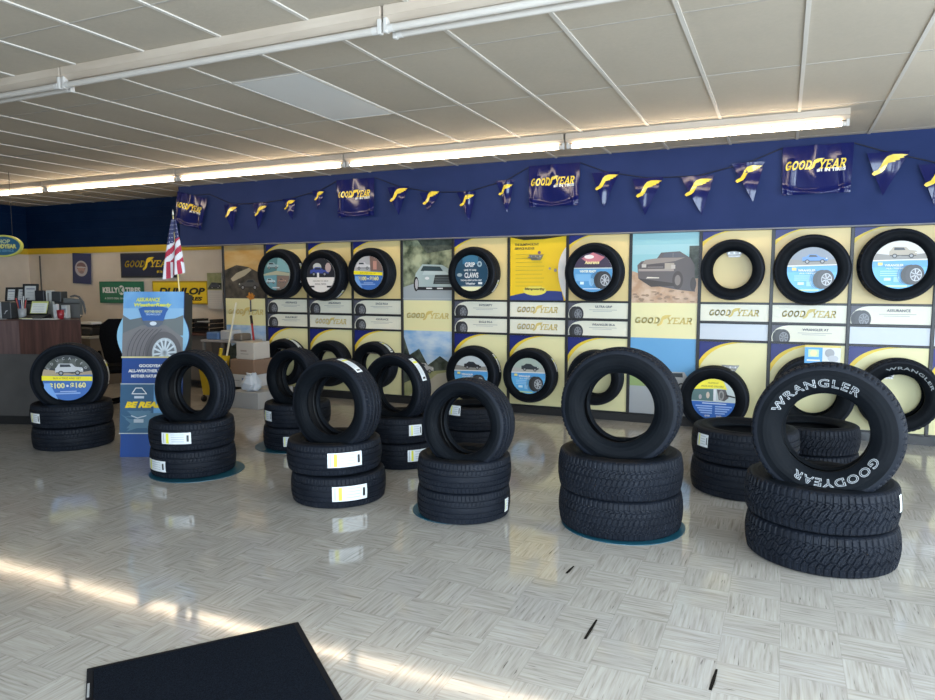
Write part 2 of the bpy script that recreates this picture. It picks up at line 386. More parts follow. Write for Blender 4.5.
def tire_meshes(R, w, rb, kind, hi=True):
    key = (round(R, 3), round(w, 3), round(rb, 3), kind, hi)
    if key in _cache: return _cache[key]
    hw = w / 2; sec = R - rb
    # tread path: list (y, r, s)
    path = []
    nS = 9 if hi else 4; nM = (52 if kind != 'plain' else 30) if hi else 22
    ytr = hw * .84
    def crown(y): return R - .010 * (y / ytr) ** 2 * (R / .33)
    r_sh = crown(ytr)
    for i in range(nS, 0, -1):   # shoulder, front side (-y)
        a = i / nS * PI * .44; path.append((-(ytr + (hw - ytr) * math.sin(a) * 1.02), r_sh - (sec * .24) * (1 - math.cos(a)), -(1 + i / nS * .6)))
    for j in range(nM + 1):
        y = -ytr + 2 * ytr * j / nM; path.append((y, crown(y), y / ytr))
    for i in range(1, nS + 1):
        a = i / nS * PI * .44; path.append(((ytr + (hw - ytr) * math.sin(a) * 1.02), r_sh - (sec * .24) * (1 - math.cos(a)), (1 + i / nS * .6)))
    pit = {'plain': 60, 'rib': 72, 'hwy': 76, 'at': 66}[kind]
    per = {'plain': 2, 'rib': 6, 'hwy': 6, 'at': 8}[kind]
    if not hi: per = 2 if kind == 'plain' else 3; pit = {'plain': 48, 'rib': 48, 'hwy': 48, 'at': 44}[kind]
    N = pit * per; dep = {'plain': .005, 'rib': .0055, 'hwy': .0055, 'at': .0085}[kind]
    vs = []; fs = []; M = len(path)
    for k in range(N):
        th = 2 * PI * k / N; ph = k / per
        for (y, r, s) in path:
            rr = r - dep * tread_h(kind, ph + .01, s, pit)
            vs.append((rr * math.cos(th), y, rr * math.sin(th)))
    for k in range(N):
        a = k * M; b = ((k + 1) % N) * M
        for i in range(M - 1): fs.append([a + i, a + i + 1, b + i + 1, b + i])
    tr = MB(); tr.add(vs, fs, RUB, False)
    tread = tr.mesh('tread')
    # sidewall
    y_e, r_e, _ = path[-1]
    prof = [(r_e + .002, y_e - .001)]
    n = 18 if hi else 8
    for i in range(1, n + 1):
        t = i / n; r = r_e + (rb - r_e) * t
        y = hw * (1.0 + .035 * math.sin(PI * min(1, t * 1.5))) if t < .45 else hw * (1.03 - .26 * ((t - .45) / .55) ** 1.7)
        if hi:
            if i in (4, 5): y += .0018
            if i in (7, 11): y += .0014
            if i in (9,): y -= .0006
            if i in (14,) and kind != 'at': y += .003
            if i in (16,) and kind != 'at': y -= .0015
        prof.append((r, y))
    yb = prof[-1][1]
    prof += [(rb - .004, yb - .004), (rb - .006, yb - .012), (rb - .002, yb - .022), (rb + .012, yb - .030)]
    NN = 96 if hi else 56
    def lathe_y(pr, sgn, mt):
        m = MB(); v = []; f = []; K = len(pr)
        for k in range(NN):
            th = 2 * PI * k / NN
            for r, y in pr: v.append((r * math.cos(th), sgn * y, r * math.sin(th)))
        for k in range(NN):
            for i in range(K - 1):
                q = [k * K + i, ((k + 1) % NN) * K + i, ((k + 1) % NN) * K + i + 1, k * K + i + 1]; f.append(q if sgn > 0 else q[::-1])
        m.add(v, f, mt, True); return m
    sf = lathe_y(prof, -1, SIDE).mesh('sidewall'); sb = lathe_y(prof, 1, SIDE).mesh('sidewall')
    yi = yb - .030
    inn = [(rb + .012, yi), (rb + .022, yi + .012), (rb + sec * .38, hw * .86), (rb + sec * .62, hw * .88), (R - .045, hw * .82), (R - .026, hw * .66)]
    full = inn + [(R - .020, 0)] + [(r, -y) for r, y in inn[::-1]]
    il = lathe_y(full, 1, INNER).mesh('inner_liner')
    surf = lambda r: next((prof[i][1] + (prof[i + 1][1] - prof[i][1]) * (prof[i][0] - r) / max(1e-6, prof[i][0] - prof[i + 1][0]) for i in range(len(prof) - 1) if prof[i][0] >= r >= prof[i + 1][0]), hw)
    _cache[key] = (tread, sf, sb, il, surf, crown)
    return _cache[key]
def wrap_text(root, name, t, r0, hgt, a_c, surf, mt, bold=.03, lift=.0012, flip=False, space=1.1, stretch=1.0, ref=None, span=None):
    """letters bent round the front sidewall; a_c = centre angle in degrees (90 = top), baseline radius r0"""
    vs, fs, x0, x1, z0, z1 = text_tris(t, bold, 0, space)
    if ref is not None: _, _, x0, x1, z0, z1 = text_tris(t, ref, 0, space)
    k = hgt / (z1 - z0)
    if span: stretch = math.radians(span) * (r0 + hgt / 2) / ((x1 - x0) * k)
    out = []
    for a, b in vs:
        s_ = (a - (x0 + x1) / 2) * k * stretch; q = (b - z0) * k
        if not flip: r = r0 + q; th = math.radians(a_c) - s_ / (r0 + hgt / 2)
        else: r = r0 + hgt - q; th = math.radians(a_c) + s_ / (r0 + hgt / 2)
        out.append((r * math.cos(th), -(surf(r) + lift), r * math.sin(th)))
    m = MB(); m.add(out, fs, mt); return m.build(name, root)
m_label = mat((.74, .78, .80), .45); m_lyel = mat((.80, .80, .08), .5); m_lgrey = mat((.48, .53, .56), .5)
def paper_label(root, R, crown, a0, a1, y0, y1, tip='end', s=1):
    """curved paper sticker on the tread from angle a0 to a1 (radians) and y0..y1 (local axis)"""
    m = MB(); n = 10
    def patch(t0, t1, u0, u1, lift, mt):
        v = []; f = []; K = max(1, round(8 * (u1 - u0)))
        for i in range(n + 1):
            th = a0 + (a1 - a0) * (t0 + (t1 - t0) * i / n)
            for k in range(K + 1):
                y = y0 + (y1 - y0) * (u0 + (u1 - u0) * k / K); r = crown(y) + lift; v.append((r * math.cos(th), y, r * math.sin(th)))
        for i in range(n):
            for k in range(K): a = i * (K + 1) + k; f.append([a, a + 1, a + K + 2, a + K + 1])
        m.add(v, f, mt)
    patch(0, 1, 0, 1, .0018, m_label)
    patch(.06, .10, .08, .92, .0024, m_lgrey); patch(.17, .27, .06, .94, .0024, m_lyel)
    for q in range(4): patch(.34 + .01 * q, .78, .14 + .2 * q, .20 + .2 * q, .0024, m_lgrey)
    patch(.86, .93, .22, .78, .0026, m_black)
    o = m.build('paper_label', root); return o
def make_tire(label, R, w, rb, kind, hi, M, group, z_label=None):
    root = thing('tire', label, 'tire', group=group); root.matrix_world = M
    tread, sf, sb, il, surf, crown = tire_meshes(R, w, rb, kind, hi)
    link_mesh('tread', tread, root); link_mesh('sidewall', sf, root); link_mesh('sidewall', sb, root); link_mesh('inner_liner', il, root)
    return root, surf, crown
def lying_M(x, y, z, spin):
    # local -y -> up ; local x spins about z
    return Matrix.Translation((x, y, z)) @ Matrix.Rotation(spin, 4, 'Z') @ Matrix.Rotation(-PI / 2, 4, 'X')
def upright_M(x, y, z, yaw, lean):
    """yaw: direction of the axis away from the viewer, angle from +y toward +x ; lean>0 tips the top away"""
    return Matrix.Translation((x, y, z)) @ Matrix.Rotation(-yaw, 4, 'Z') @ Matrix.Rotation(-lean, 4, 'X')

# insert cards: round printed cards standing in the wheel hole
def insert_disc(root, rb, y, art, r_scale=1.0):
    r = rb * r_scale; n = 48
    clip = [(math.cos(2 * PI * i / n) * r, math.sin(2 * PI * i / n) * r) for i in range(n)]
    b = MB(); b.prism_y(clip, y, y + .004, m_white)
    o = b.build('insert_card', root); o['label'] = 'round printed card set in the wheel hole'
    f = Flat(y - .0003, clip); art(f, r); f.build('printed_picture', o)
def art_promo(top):
    def a(f, r):
        f.rect(-r, r, -r, r, pm((.05, .16, .48)))
        f.rect(-r, r, .12 * r, r, pm((.03, .035, .04)))
        if top == 'suv':
            for q in range(9): f.disc(-r + q * .25 * r, .62 * r, .16 * r, .22 * r, pm((.10, .11, .10) if q % 2 else (.05, .06, .05)))
            f.poly([(-r, .12 * r), (-r, .42 * r), (-.3 * r, .3 * r), (.2 * r, .18 * r), (r, .3 * r), (r, .12 * r)], pm((.42, .33, .22)))
            car(f, .08 * r, .12 * r, 1.1 * r, (.55, .56, .57))
            for q, ch in enumerate('EDUCATED'): a_ = math.radians(150 - 120 * q / 7); f.text(ch, .86 * r * math.cos(a_), (.86 * r * math.sin(a_)) * 1.0, .11 * r, pm((.40, .40, .40)), .02, rot=a_ - PI / 2)
        else:
            f.poly([(-r, .1 * r), (-r, .9 * r), (.1 * r, r), (.15 * r, .1 * r)], pm((.42, .42, .44)))
            f.poly([(.15 * r, .1 * r), (.1 * r, r), (r, .8 * r), (r, .1 * r)], pm((.20, .13, .11)))
            car(f, -.35 * r, .2 * r, .95 * r, (.62, .62, .64)); f.rect(.35 * r, .6 * r, .2 * r, .7 * r, pm((.55, .28, .22)))
        f.poly([(-r, .13 * r), (r, .04 * r), (r, -.16 * r), (-r, -.08 * r)], pm((.90, .78, .02)))
        f.text('BUY 4 TIRES AND GET', 0, -.01 * r, .08 * r, pm((.3, .24, .02)), .01, rot=-.03)
        f.text('$100', -.42 * r, -.34 * r, .27 * r, pm((.86, .80, .35)), .035, width=.62 * r)
        f.text('$160', .42 * r, -.34 * r, .27 * r, pm((.86, .80, .35)), .035, width=.62 * r); f.disc(0, -.34 * r, .05 * r, .05 * r, m_white)
        f.rect(-.3 * r, .35 * r, -.60 * r, -.57 * r, pm((.5, .62, .85))); f.rect(-.55 * r, .5 * r, -.70 * r, -.64 * r, pm((.3, .45, .75)))
        f.poly([(-.9 * r, -.2 * r), (-.7 * r, -.2 * r), (-.35 * r, -r), (-r, -r)], pm((.20, .40, .78)))
    return a
def art_blue(sky, body, carkind='suv', ground=(.25, .24, .22)):
    def a(f, r):
        f.rect(-r, r, -r, r, pm((.10, .36, .70)))
        f.rect(-r, r, -r, -.1 * r, pm((.13, .45, .78)))
        f.rect(-r, r, .18 * r, r, pm(sky))
        f.poly([(-r, .2 * r), (-r, .5 * r), (0, .36 * r), (r, .48 * r), (r, .2 * r)], pm(ground))
        car(f, .1 * r, .28 * r, 1.0 * r, body, kind=carkind)
        f.poly([(-r, .20 * r), (r, .24 * r), (r, .20 * r), (-r, .15 * r)], m_white)
        f.rect(-.8 * r, -.62 * r, -.02 * r, .1 * r, pm((.8, .7, .2)))
        f.text('WRANGLER', -.2 * r, -.02 * r, .10 * r, m_white, .04, width=.7 * r); f.text('ALL-TERRAIN', -.1 * r, -.15 * r, .06 * r, m_white, .02, width=.8 * r)
        for q in range(3): f.rect(-.7 * r, -.05 * r, (-.28 - .09 * q) * r, (-.25 - .09 * q) * r, pm((.45, .68, .88)))
        f.rect(-.55 * r, -.3 * r, -.66 * r, -.54 * r, pm((.6, .8, .92))); f.rect(-.2 * r, .0, -.72 * r, -.5 * r, pm((.3, .58, .85)))
        tire_pic(f, .56 * r, -.42 * r, .42 * r)
        f.rect(-.5 * r, .3 * r, -.92 * r, -.86 * r, pm((.6, .75, .35)))
    return a
def art_collage(f, r):
    f.rect(-r, r, -r, r, pm((.12, .22, .22)))
    f.poly([(-r, 0), (-r, r), (.1 * r, r), (-.1 * r, .1 * r)], pm((.08, .20, .22))); f.poly([(.0, .2 * r), (.1 * r, r), (r, r), (r, .1 * r)], pm((.22, .42, .45)))
    car(f, -.3 * r, .3 * r, .9 * r, (.30, .42, .45)); f.poly([(-r, 0), (0, .2 * r), (r, .05 * r), (r, -.12 * r), (0, -.05 * r), (-r, -.1 * r)], pm((.42, .42, .30)))
    f.poly([(-r, -.1 * r), (0, -.06 * r), (-.05 * r, -r), (-r, -r)], pm((.14, .32, .38))); f.poly([(.05 * r, -.1 * r), (r, -.12 * r), (r, -r), (0, -r)], pm((.22, .16, .13)))
    car(f, -.45 * r, -.6 * r, .7 * r, (.45, .58, .62)); car(f, .45 * r, -.55 * r, .6 * r, (.35, .22, .18)); f.rect(-.3 * r, .25 * r, -.88 * r, -.80 * r, pm((.6, .6, .6)))
def art_police(f, r):
    f.rect(-r, r, -r, r, pm((.02, .022, .03)))
    f.disc(-.25 * r, .5 * r, .3 * r, .22 * r, pm((.55, .58, .55))); car(f, -.1 * r, -.05 * r, 1.3 * r, (.05, .08, .35), kind='sedan'); f.disc(.55 * r, .45 * r, .2 * r, .28 * r, pm((.5, .38, .36)))
    f.rect(-.25 * r, -.1 * r, -.2 * r, .15 * r, m_white)
    f.poly([(-r, -.12 * r), (r, -.12 * r), (r, -r), (-r, -r)], pm((.80, .76, .72)))
    f.text('DESIGNED TO SERVE', 0, -.34 * r, .08 * r, pm((.25, .22, .2)), .02, width=1.1 * r); f.text('PATROL TESTED', 0, -.52 * r, .10 * r, pm((.3, .27, .25)), .03, width=.8 * r)
    f.rect(-r, -.45 * r, -.72 * r, -.62 * r, m_black); f.rect(.45 * r, r, -.72 * r, -.62 * r, m_black)
def art_grip(f, r):
    f.rect(-r, r, -r, r, pm((.015, .06, .11))); f.rect(-.55 * r, .4 * r, .5 * r, r, pm((.04, .16, .27)))
    f.text('GRIP', -.1 * r, .47 * r, .26 * r, m_white, .03, width=.62 * r); f.text('LIKE IT HAS', -.08 * r, .17 * r, .1 * r, m_white, .03, width=.75 * r)
    f.text('CLAWS', .0, -.12 * r, .30 * r, m_white, .03, width=.85 * r); f.text('THE ALL-NEW ULTRA GRIP', -.02 * r, -.40 * r, .09 * r, m_white, .03, width=1.3 * r)
    f.text('Weather', -.05 * r, -.58 * r, .12 * r, m_white, .03, shear=.2, width=.6 * r); f.rect(.42 * r, .66 * r, -.62 * r, -.5 * r, m_white)
    f.disc(.5 * r, .5 * r, .14 * r, .16 * r, pm((.4, .5, .55))); f.disc(.5 * r, .5 * r, .07 * r, .08 * r, pm((.05, .1, .15))); f.disc(-.72 * r, -.1 * r, .16 * r, .1 * r, pm((.35, .42, .45)))
    f.rect(-.6 * r, .65 * r, -.74 * r, -.72 * r, m_white); f.rect(-r, r, -r, -.76 * r, pm((.85, .82, .50)))
def art_winter(f, r):
    f.rect(-r, r, -r, r, pm((.10, .32, .60))); f.rect(-r, r, .2 * r, r, pm((.05, .035, .07)))
    f.poly([(-.6 * r, .7 * r), (0, r), (.6 * r, .75 * r), (.3 * r, .5 * r), (-.3 * r, .5 * r)], pm((.55, .18, .22))); f.disc(-.2 * r, .78 * r, .25 * r, .1 * r, pm((.8, .75, .72)))
    f.text('Assurance', -.05 * r, .5 * r, .17 * r, pm((.9, .78, .35)), .04, shear=.2, width=.75 * r)
    f.rect(-r, r, .18 * r, .23 * r, pm((.6, .65, .6))); f.text('WINTER READY', -.25 * r, .05 * r, .13 * r, pm((.85, .85, .7)), .04, width=.85 * r)
    f.rect(-.9 * r, -.1 * r, -.45 * r, -.1 * r, pm((.2, .45, .72))); f.rect(-.65 * r, -.45 * r, -.62 * r, -.48 * r, pm((.7, .85, .9))); f.disc(-.05 * r, -.5 * r, .14 * r, .2 * r, pm((.25, .5, .75)))
    tire_pic(f, .6 * r, -.4 * r, .45 * r); f.rect(-.5 * r, .4 * r, -.86 * r, -.82 * r, pm((.7, .8, .85)))
def art_yellow(f, r):
    f.rect(-r, r, -r, r, pm((.03, .14, .52))); f.rect(-r, r, -.12 * r, r, pm((.55, .62, .62)))
    f.rect(-r, 0, -.08 * r, .5 * r, pm((.10, .18, .18))); f.disc(-.25 * r, .2 * r, .08 * r, .16 * r, pm((.6, .5, .42))); f.disc(-.6 * r, .1 * r, .07 * r, .12 * r, pm((.45, .4, .42)))
    f.rect(0, .12 * r, -.05 * r, .5 * r, pm((.75, .77, .8))); f.poly([(.15 * r, .5 * r), (.55 * r, .5 * r), (.7 * r, .12 * r), (.5 * r, -.05 * r), (.25 * r, 0)], pm((.10, .09, .09)))
    f.disc(.36 * r, .22 * r, .13 * r, .24 * r, pm((.30, .29, .28))); f.disc(.36 * r, .22 * r, .07 * r, .15 * r, pm((.12, .12, .12))); f.poly([(.55 * r, .2 * r), (r, .12 * r), (r, .18 * r), (.6 * r, .27 * r)], m_black)
    f.poly([(-r, .46 * r), (.3 * r, .55 * r), (.62 * r, .5 * r), (.4 * r, r), (-r, r)], pm((.92, .82, .06)))
    f.text('TRUSTED BY', -.02 * r, .80 * r, .08 * r, pm((.35, .3, .05)), .02, width=.5 * r); f.text('PROS AND DRIVERS', -.05 * r, .64 * r, .09 * r, pm((.35, .3, .05)), .02, width=1.0 * r)
    f.rect(-.5 * r, .6 * r, -.22 * r, -.17 * r, pm((.6, .72, .88)))
    for q in range(4):
        f.rect(-.8 * r + q * .08 * r, -.03 * r, (-.36 - .11 * q) * r, (-.30 - .11 * q) * r, pm((.35, .52, .85)))
        f.rect(.1 * r, .85 * r - q * .1 * r, (-.36 - .11 * q) * r, (-.30 - .11 * q) * r, pm((.35, .52, .85)))
    f.text('$100', -.25 * r, -.80 * r, .1 * r, m_white, .03); f.text('$160', .28 * r, -.80 * r, .1 * r, m_white, .03)

# ------------------------------------------------------------------ the room
CEIL = 2.88; XL = -12.5; XR = 3.3; YF = -1.9; YB = 8.3; YW = 7.64
m_floor = floor_material(); m_ceil = ceiling_material()
m_cream = noisy('cream_paint', (0.62, 0.54, 0.44), (0.68, 0.60, 0.50), 2.5, .7)
m_bulk = noisy('blue_paint', (0.020, 0.034, 0.106), (0.024, 0.039, 0.122), 3, .62, .02, spec=.07)
m_band = noisy('dark_blue_paint', (0.002, 0.011, 0.040), (0.0035, 0.015, 0.050), 3, .6, spec=.06)
m_stripe = mat((0.62, 0.42, 0.02), .5); m_grid = mat((0.60, 0.56, 0.50), .6)
def struct(name, mb, label=None):
    o = mb.build(name); o['kind'] = 'structure'
    if label: o['label'] = label
    return o
b = MB(); b.box(XL, XR, YF, YB, -.08, 0, m_floor); struct('floor', b)
b = MB(); b.box(XL, XR, YF, YB, CEIL, CEIL + .08, m_ceil); struct('ceiling', b)
b = MB(); b.box(XL - .12, XL, YF, YB, 0, CEIL, m_cream); struct('wall_left', b)
b = MB(); b.box(XL, -7.30, YB, YB + .12, 0, CEIL, m_cream); struct('wall_office_back', b)
b = MB(); b.box(-7.30, -7.22, YW, YB + .12, 0, CEIL, m_cream); struct('wall_office_side', b)
b = MB(); b.box(-7.22, XR + .12, YW, YW + .12, 0, CEIL, m_cream); struct('wall_back', b)
# storefront walls with openings
def pierced(name, axis, lo, hi, c0, c1, holes, z0, z1):
    b = MB(); cur = lo
    def seg(a, d, za, zb):
        if axis == 'x': b.box(a, d, c0, c1, za, zb, m_cream)
        else: b.box(c0, c1, a, d, za, zb, m_cream)
    for h0, h1 in holes:
        seg(cur, h0, 0, CEIL); seg(h0, h1, 0, z0); seg(h0, h1, z1, CEIL); cur = h1
    seg(cur, hi, 0, CEIL); struct(name, b)
FH = [(-11.6, -8.6), (-8.2, -5.2), (-4.6, -1.6), (-1.2, 2.6)]; RH = [(-1.4, 1.4), (1.8, 4.6), (5.0, 7.0)]
pierced('wall_front', 'x', XL, XR, YF - .14, YF, FH, .35, 2.60)
pierced('wall_right', 'y', YF - .14, YW, XR, XR + .14, RH, .35, 2.60)
m_alu = mat((.35, .35, .36), .35, .9)
m_gl, n_, l_, b_ = new_mat('window_glass')
tr_ = n_.new('ShaderNodeBsdfTransparent'); gl_ = n_.new('ShaderNodeBsdfGlossy'); gl_.inputs['Roughness'].default_value = .02
mx_ = n_.new('ShaderNodeMixShader'); mx_.inputs[0].default_value = .06; l_.new(tr_.outputs[0], mx_.inputs[1]); l_.new(gl_.outputs[0], mx_.inputs[2]); l_.new(mx_.outputs[0], n_['Material Output'].inputs['Surface'])
wn = 0
for axis, holes in (('x', FH), ('y', RH)):
    for a, d in holes:
        wn += 1; fr = MB(); pn = MB()
        def bx(m, u0, u1, z0, z1, t, mt):
            if axis == 'x': m.box(u0, u1, YF - .07 - t, YF - .07 + t, z0, z1, mt)
            else: m.box(XR + .07 - t, XR + .07 + t, u0, u1, z0, z1, mt)
        for u0, u1, z0, z1 in ((a, d, .35, .40), (a, d, 2.55, 2.60), (a, a + .05, .4, 2.55), (d - .05, d, .4, 2.55), ((a + d) / 2 - .025, (a + d) / 2 + .025, .4, 2.55)): bx(fr, u0, u1, z0, z1, .03, m_alu)
        bx(pn, a + .05, d - .05, .40, 2.55, .003, m_gl)
        o = struct('window_%d' % wn, fr); pn.build('pane', o)
# bulkhead above the tire wall, office band and stripe
b = MB(); b.box(-7.93, XR, 7.50, YW - .01, 2.048, CEIL, m_bulk)
struct('trim_1', b, 'blue painted bulkhead above the tire wall')
b = MB(); b.box(-7.93, XR, 7.49, YW - .01, 2.034, 2.048, mat((.16, .16, .18), .5)); struct('trim_2', b)
b = MB()
for i in range(5): b.box(XL, -7.3, YB - .024, YB, 2.132 + i * .15, 2.132 + (i + 1) * .15 - .006, m_band)
b.box(XL, -7.3, YB - .015, YB, 2.13, CEIL, m_band)
for i in range(5): b.box(XL, XL + .024, 3.0, YB - .024, 2.132 + i * .15, 2.132 + (i + 1) * .15 - .006, m_band)
b.box(XL, XL + .015, 3.0, YB - .024, 2.13, CEIL, m_band); struct('trim_3', b, 'dark blue boards above the office wall')
b = MB(); b.box(XL + .02, -7.3, YB - .03, YB, 2.03, 2.13, m_stripe); b.box(XL, XL + .03, 3.0, YB - .03, 2.03, 2.13, m_stripe); struct('trim_4', b, 'yellow stripe under the dark blue boards')
b = MB(); b.box(XL, -7.3, YB - .012, YB, 0, .1, mat((.05, .04, .035), .5)); struct('baseboard_back', b)
# ceiling grid
b = MB(); m_gap = mat((.20, .18, .155), .8)
k = -22
while True:
    x = .056 + .597 * k
    if x > XR - .02: break
    if x > XL + .02: b.box(x - .012, x + .012, YF, 7.5 if x > -7.9 else YB, CEIL - .007, CEIL, m_grid)
    k += 1
struct('trim_5', b, 'cream ceiling grid bars')
b = MB()
for k in range(-5, 3):
    y = 5.02 + 1.195 * k
    if YF < y < 7.45: b.box(XL, XR, y - .005, y + .005, CEIL - .003, CEIL, mat((.38, .345, .30), .7))
struct('trim_6', b, 'thin cross joints of the ceiling')
t = thing('ceiling_light', 'flat white recessed ceiling light panel, switched off, among the tiles', 'ceiling light', (-3.227, 4.43, CEIL))
b = MB(); b.box(-.29, .29, -.59, .59, -.006, 0, mat((.74, .74, .72), .5)); b.build('diffuser', t)
b = MB()
for x0, x1, y0, y1 in ((-.297, .297, -.6, -.588), (-.297, .297, .588, .6), (-.297, -.285, -.588, .588), (.285, .297, -.588, .588)): b.box(x0, x1, y0, y1, -.009, 0, m_grid)
b.build('frame', t)

# fluorescent strips
m_house = noisy('fixture_paint', (.44, .36, .28), (.54, .46, .37), 1.5, .5, 0, (1, 6, 6)); m_cap = mat((.55, .52, .48), .5); m_cap_d = mat((.10, .09, .08), .6)
m_on = mat((1.0, .81, .58), .4, emit=26.0); m_off = mat((.50, .46, .41), .3)
def strip(x0, x1, y, lit, tubes, label):
    L = x1 - x0; t = thing('fluorescent_light', label, 'ceiling light', ((x0 + x1) / 2, y, CEIL), group='fluorescent strip lights')
    b = MB(); b.box(-L / 2, L / 2, -.055, .055, -.055, 0, m_house, .004)
    b.add([(-L / 2, -.055, -.055), (L / 2, -.055, -.055), (L / 2, -.022, -.080), (-L / 2, -.022, -.080), (-L / 2, .055, -.055), (L / 2, .055, -.055), (L / 2, .022, -.080), (-L / 2, .022, -.080)],
          [[0, 3, 2, 1], [4, 5, 6, 7], [3, 7, 6, 2], [0, 4, 7, 3], [1, 2, 6, 5]], m_house)
    b.build('housing', t)
    for sx in (-1, 1):
        for dy in tubes:
            c = MB(); c.box(sx * (L / 2 - .012) - .012, sx * (L / 2 - .012) + .012, dy - .016, dy + .016, -.134, -.060, m_cap, .004); c.build('lamp_holder', t)
    for dy in tubes:
        c = MB(); c.tube([(-L / 2 + .03, dy, -.112), (L / 2 - .03, dy, -.112)], .018 if lit else .019, m_on if lit else m_off, 14); tb = c.build('tube', t)
        for sx in (-1, 1): e = MB(); e.tube([(sx * (L / 2 - .055), dy, -.112), (sx * (L / 2 - .024), dy, -.112)], .0205, m_cap, 14); e.build('end_cap', tb)
for i, lab in enumerate(['lit fluorescent strip under the ceiling at the right end of its row', 'lit fluorescent strip, second from the right of the lit row above the blue bulkhead',
                         'lit fluorescent strip in the middle of the lit row above the blue bulkhead', 'lit fluorescent strip above the hanging flag at the bulkhead end', 'lit fluorescent strip at the far left above the office counter']):
    x1 = .42 - i * 2.43 + (.10 if i else 0); strip(x1 - (2.31 if i == 0 else 2.41), x1, 6.40, True, (.0,) , lab)
for x0, tb, lab in ((-9.04, (-.04, .04), 'unlit strip light at the far left of the near row'), (-6.65, (-.04, .04), 'unlit twin tube strip light entering the photo from the left edge'), (-4.26, (-.035,), 'unlit strip light with a single tube, middle of the near row'), (-1.87, (-.04, .05), 'unlit twin tube strip light at the top centre of the photo')):
    strip(x0, x0 + 2.375, 3.16, False, tb, lab)

# ------------------------------------------------------------------ tire display columns
CX = [-7.24, -6.49, -5.785, -5.08, -4.35, -3.645, -2.93, -2.23, -1.53, -.815, -.13, .558, 1.245, 1.94]; PY = 7.60
m_frame = mat((.022, .022, .024), .4); m_panel_u = mat((.80, .62, .28), .4); m_panel_l = mat((.84, .78, .43), .4); m_pale = mat((.84, .81, .66), .4); m_blank = mat((.62, .66, .72), .35)
m_gold = mat((.74, .58, .18), .45)
zU0, zU1 = 1.315, 2.034; zA0, zA1 = 1.122, 1.292; zB0, zB1 = .930, 1.092; zL0, zL1 = .10, .905
def corner(f, W, z1, dx, dz, band):
    f.poly(quad_bez((0, z1 - dz - band), (.16 * W, z1 - .02), (dx + band * 1.3, z1)) + [(0, z1)], mat((.85, .62, .05), .4))
    f.poly(quad_bez((0, z1 - dz), (.14 * W, z1 - .03), (dx, z1)) + [(0, z1)], m_navy)
def card(f, W, z0, z1, kind, txt=None):
    if kind == 'blank': f.rect(0, W, z0, z1, m_blank); return
    f.rect(0, W, z0, z1, m_pale)
    if kind == 'logo': f.logo(W / 2, (z0 + z1) / 2, W * .74, m_gold); return
    h = z1 - z0
    f.poly(quad_bez((0, z0 + .3 * h), (.03 * W, z1), (.28 * W, z1)) + [(0, z1)], mat((.10, .10, .13), .4))
    f.clip = [(0, z0), (W, z0), (W, z1), (0, z1)]; tire_pic(f, .16 * W, z0 + .26 * h, .5 * h, (.30, .31, .33)); f.clip = None
    f.text(txt, .60 * W, z1 - .24 * h, .15 * h, pm((.10, .10, .13)), .02)
    f.rect(.36 * W, .82 * W, z1 - .46 * h, z1 - .43 * h, pm((.4, .4, .38))); f.rect(.42 * W, .74 * W, z1 - .56 * h, z1 - .53 * h, pm((.48, .48, .45)))
cols = {0: ('photo', 'sunset'), 1: ('tire', 'ASSURANCE', 'EAGLE SPORT'), 2: ('tire', 'ASSURANCE', None), 3: ('tire', 'EAGLE RS-A', 'ASSURANCE'), 4: ('photo', 'road'),
        5: ('tire', 'INTEGRITY', 'EAGLE RS-A'), 6: ('poster', None, None), 7: ('tire', 'ULTRA GRIP', 'WRANGLER SR-A'), 8: ('photo', 'truck'), 9: ('tire', None, 'blank'),
        10: ('tire', None, 'WRANGLER AT'), 11: ('tire', 'ASSURANCE', 'blank'), 12: ('tire', 'ASSURANCE', 'blank')}
m_dirt = noisy('desert_ground', (.50, .30, .18), (.68, .50, .36), 9, .4); m_sky1 = noisy('printed_sky', (.20, .42, .72), (.62, .72, .82), 3.5, .4, 0, (1, 1, 2))
m_leaf = noisy('printed_leaves', (.05, .07, .04), (.42, .46, .30), 7, .4, detail=6); m_dark_t = noisy('printed_trees', (.02, .03, .02), (.10, .12, .10), 12, .4, detail=6)
m_sunset = noisy('printed_sunset', (.50, .28, .07), (.62, .46, .22), 2, .4, 0, (1, 1, 3)); m_mount = noisy('printed_hills', (.03, .03, .025), (.12, .10, .08), 8, .4)
m_grass = noisy('printed_field', (.25, .28, .12), (.38, .38, .2), 10, .4)
def col_label(i):
    return {0: 'display panel with a sunset picture above the brooms and boxes, at the left end', 1: 'display panel with two tires beside the sunset picture panel', 2: 'display panel holding the tire with the patrol car card',
            3: 'display panel left of the silver car road picture', 4: 'picture panel of a silver car on a road with yellow brand band', 5: 'display panel holding the GRIP and CLAWS tire', 6: 'display panel with the bright yellow poster on top',
            7: 'display panel between the yellow poster and the desert truck picture', 8: 'picture panel of a grey pickup truck on desert ground', 9: 'display panel whose upper tire has no card, right of the desert truck picture',
            10: 'display panel behind the big white lettered tire, two logo rows high', 11: 'display panel at the right whose lower tire has white letters', 12: 'display panel cut off by the right edge of the photo'}[i]
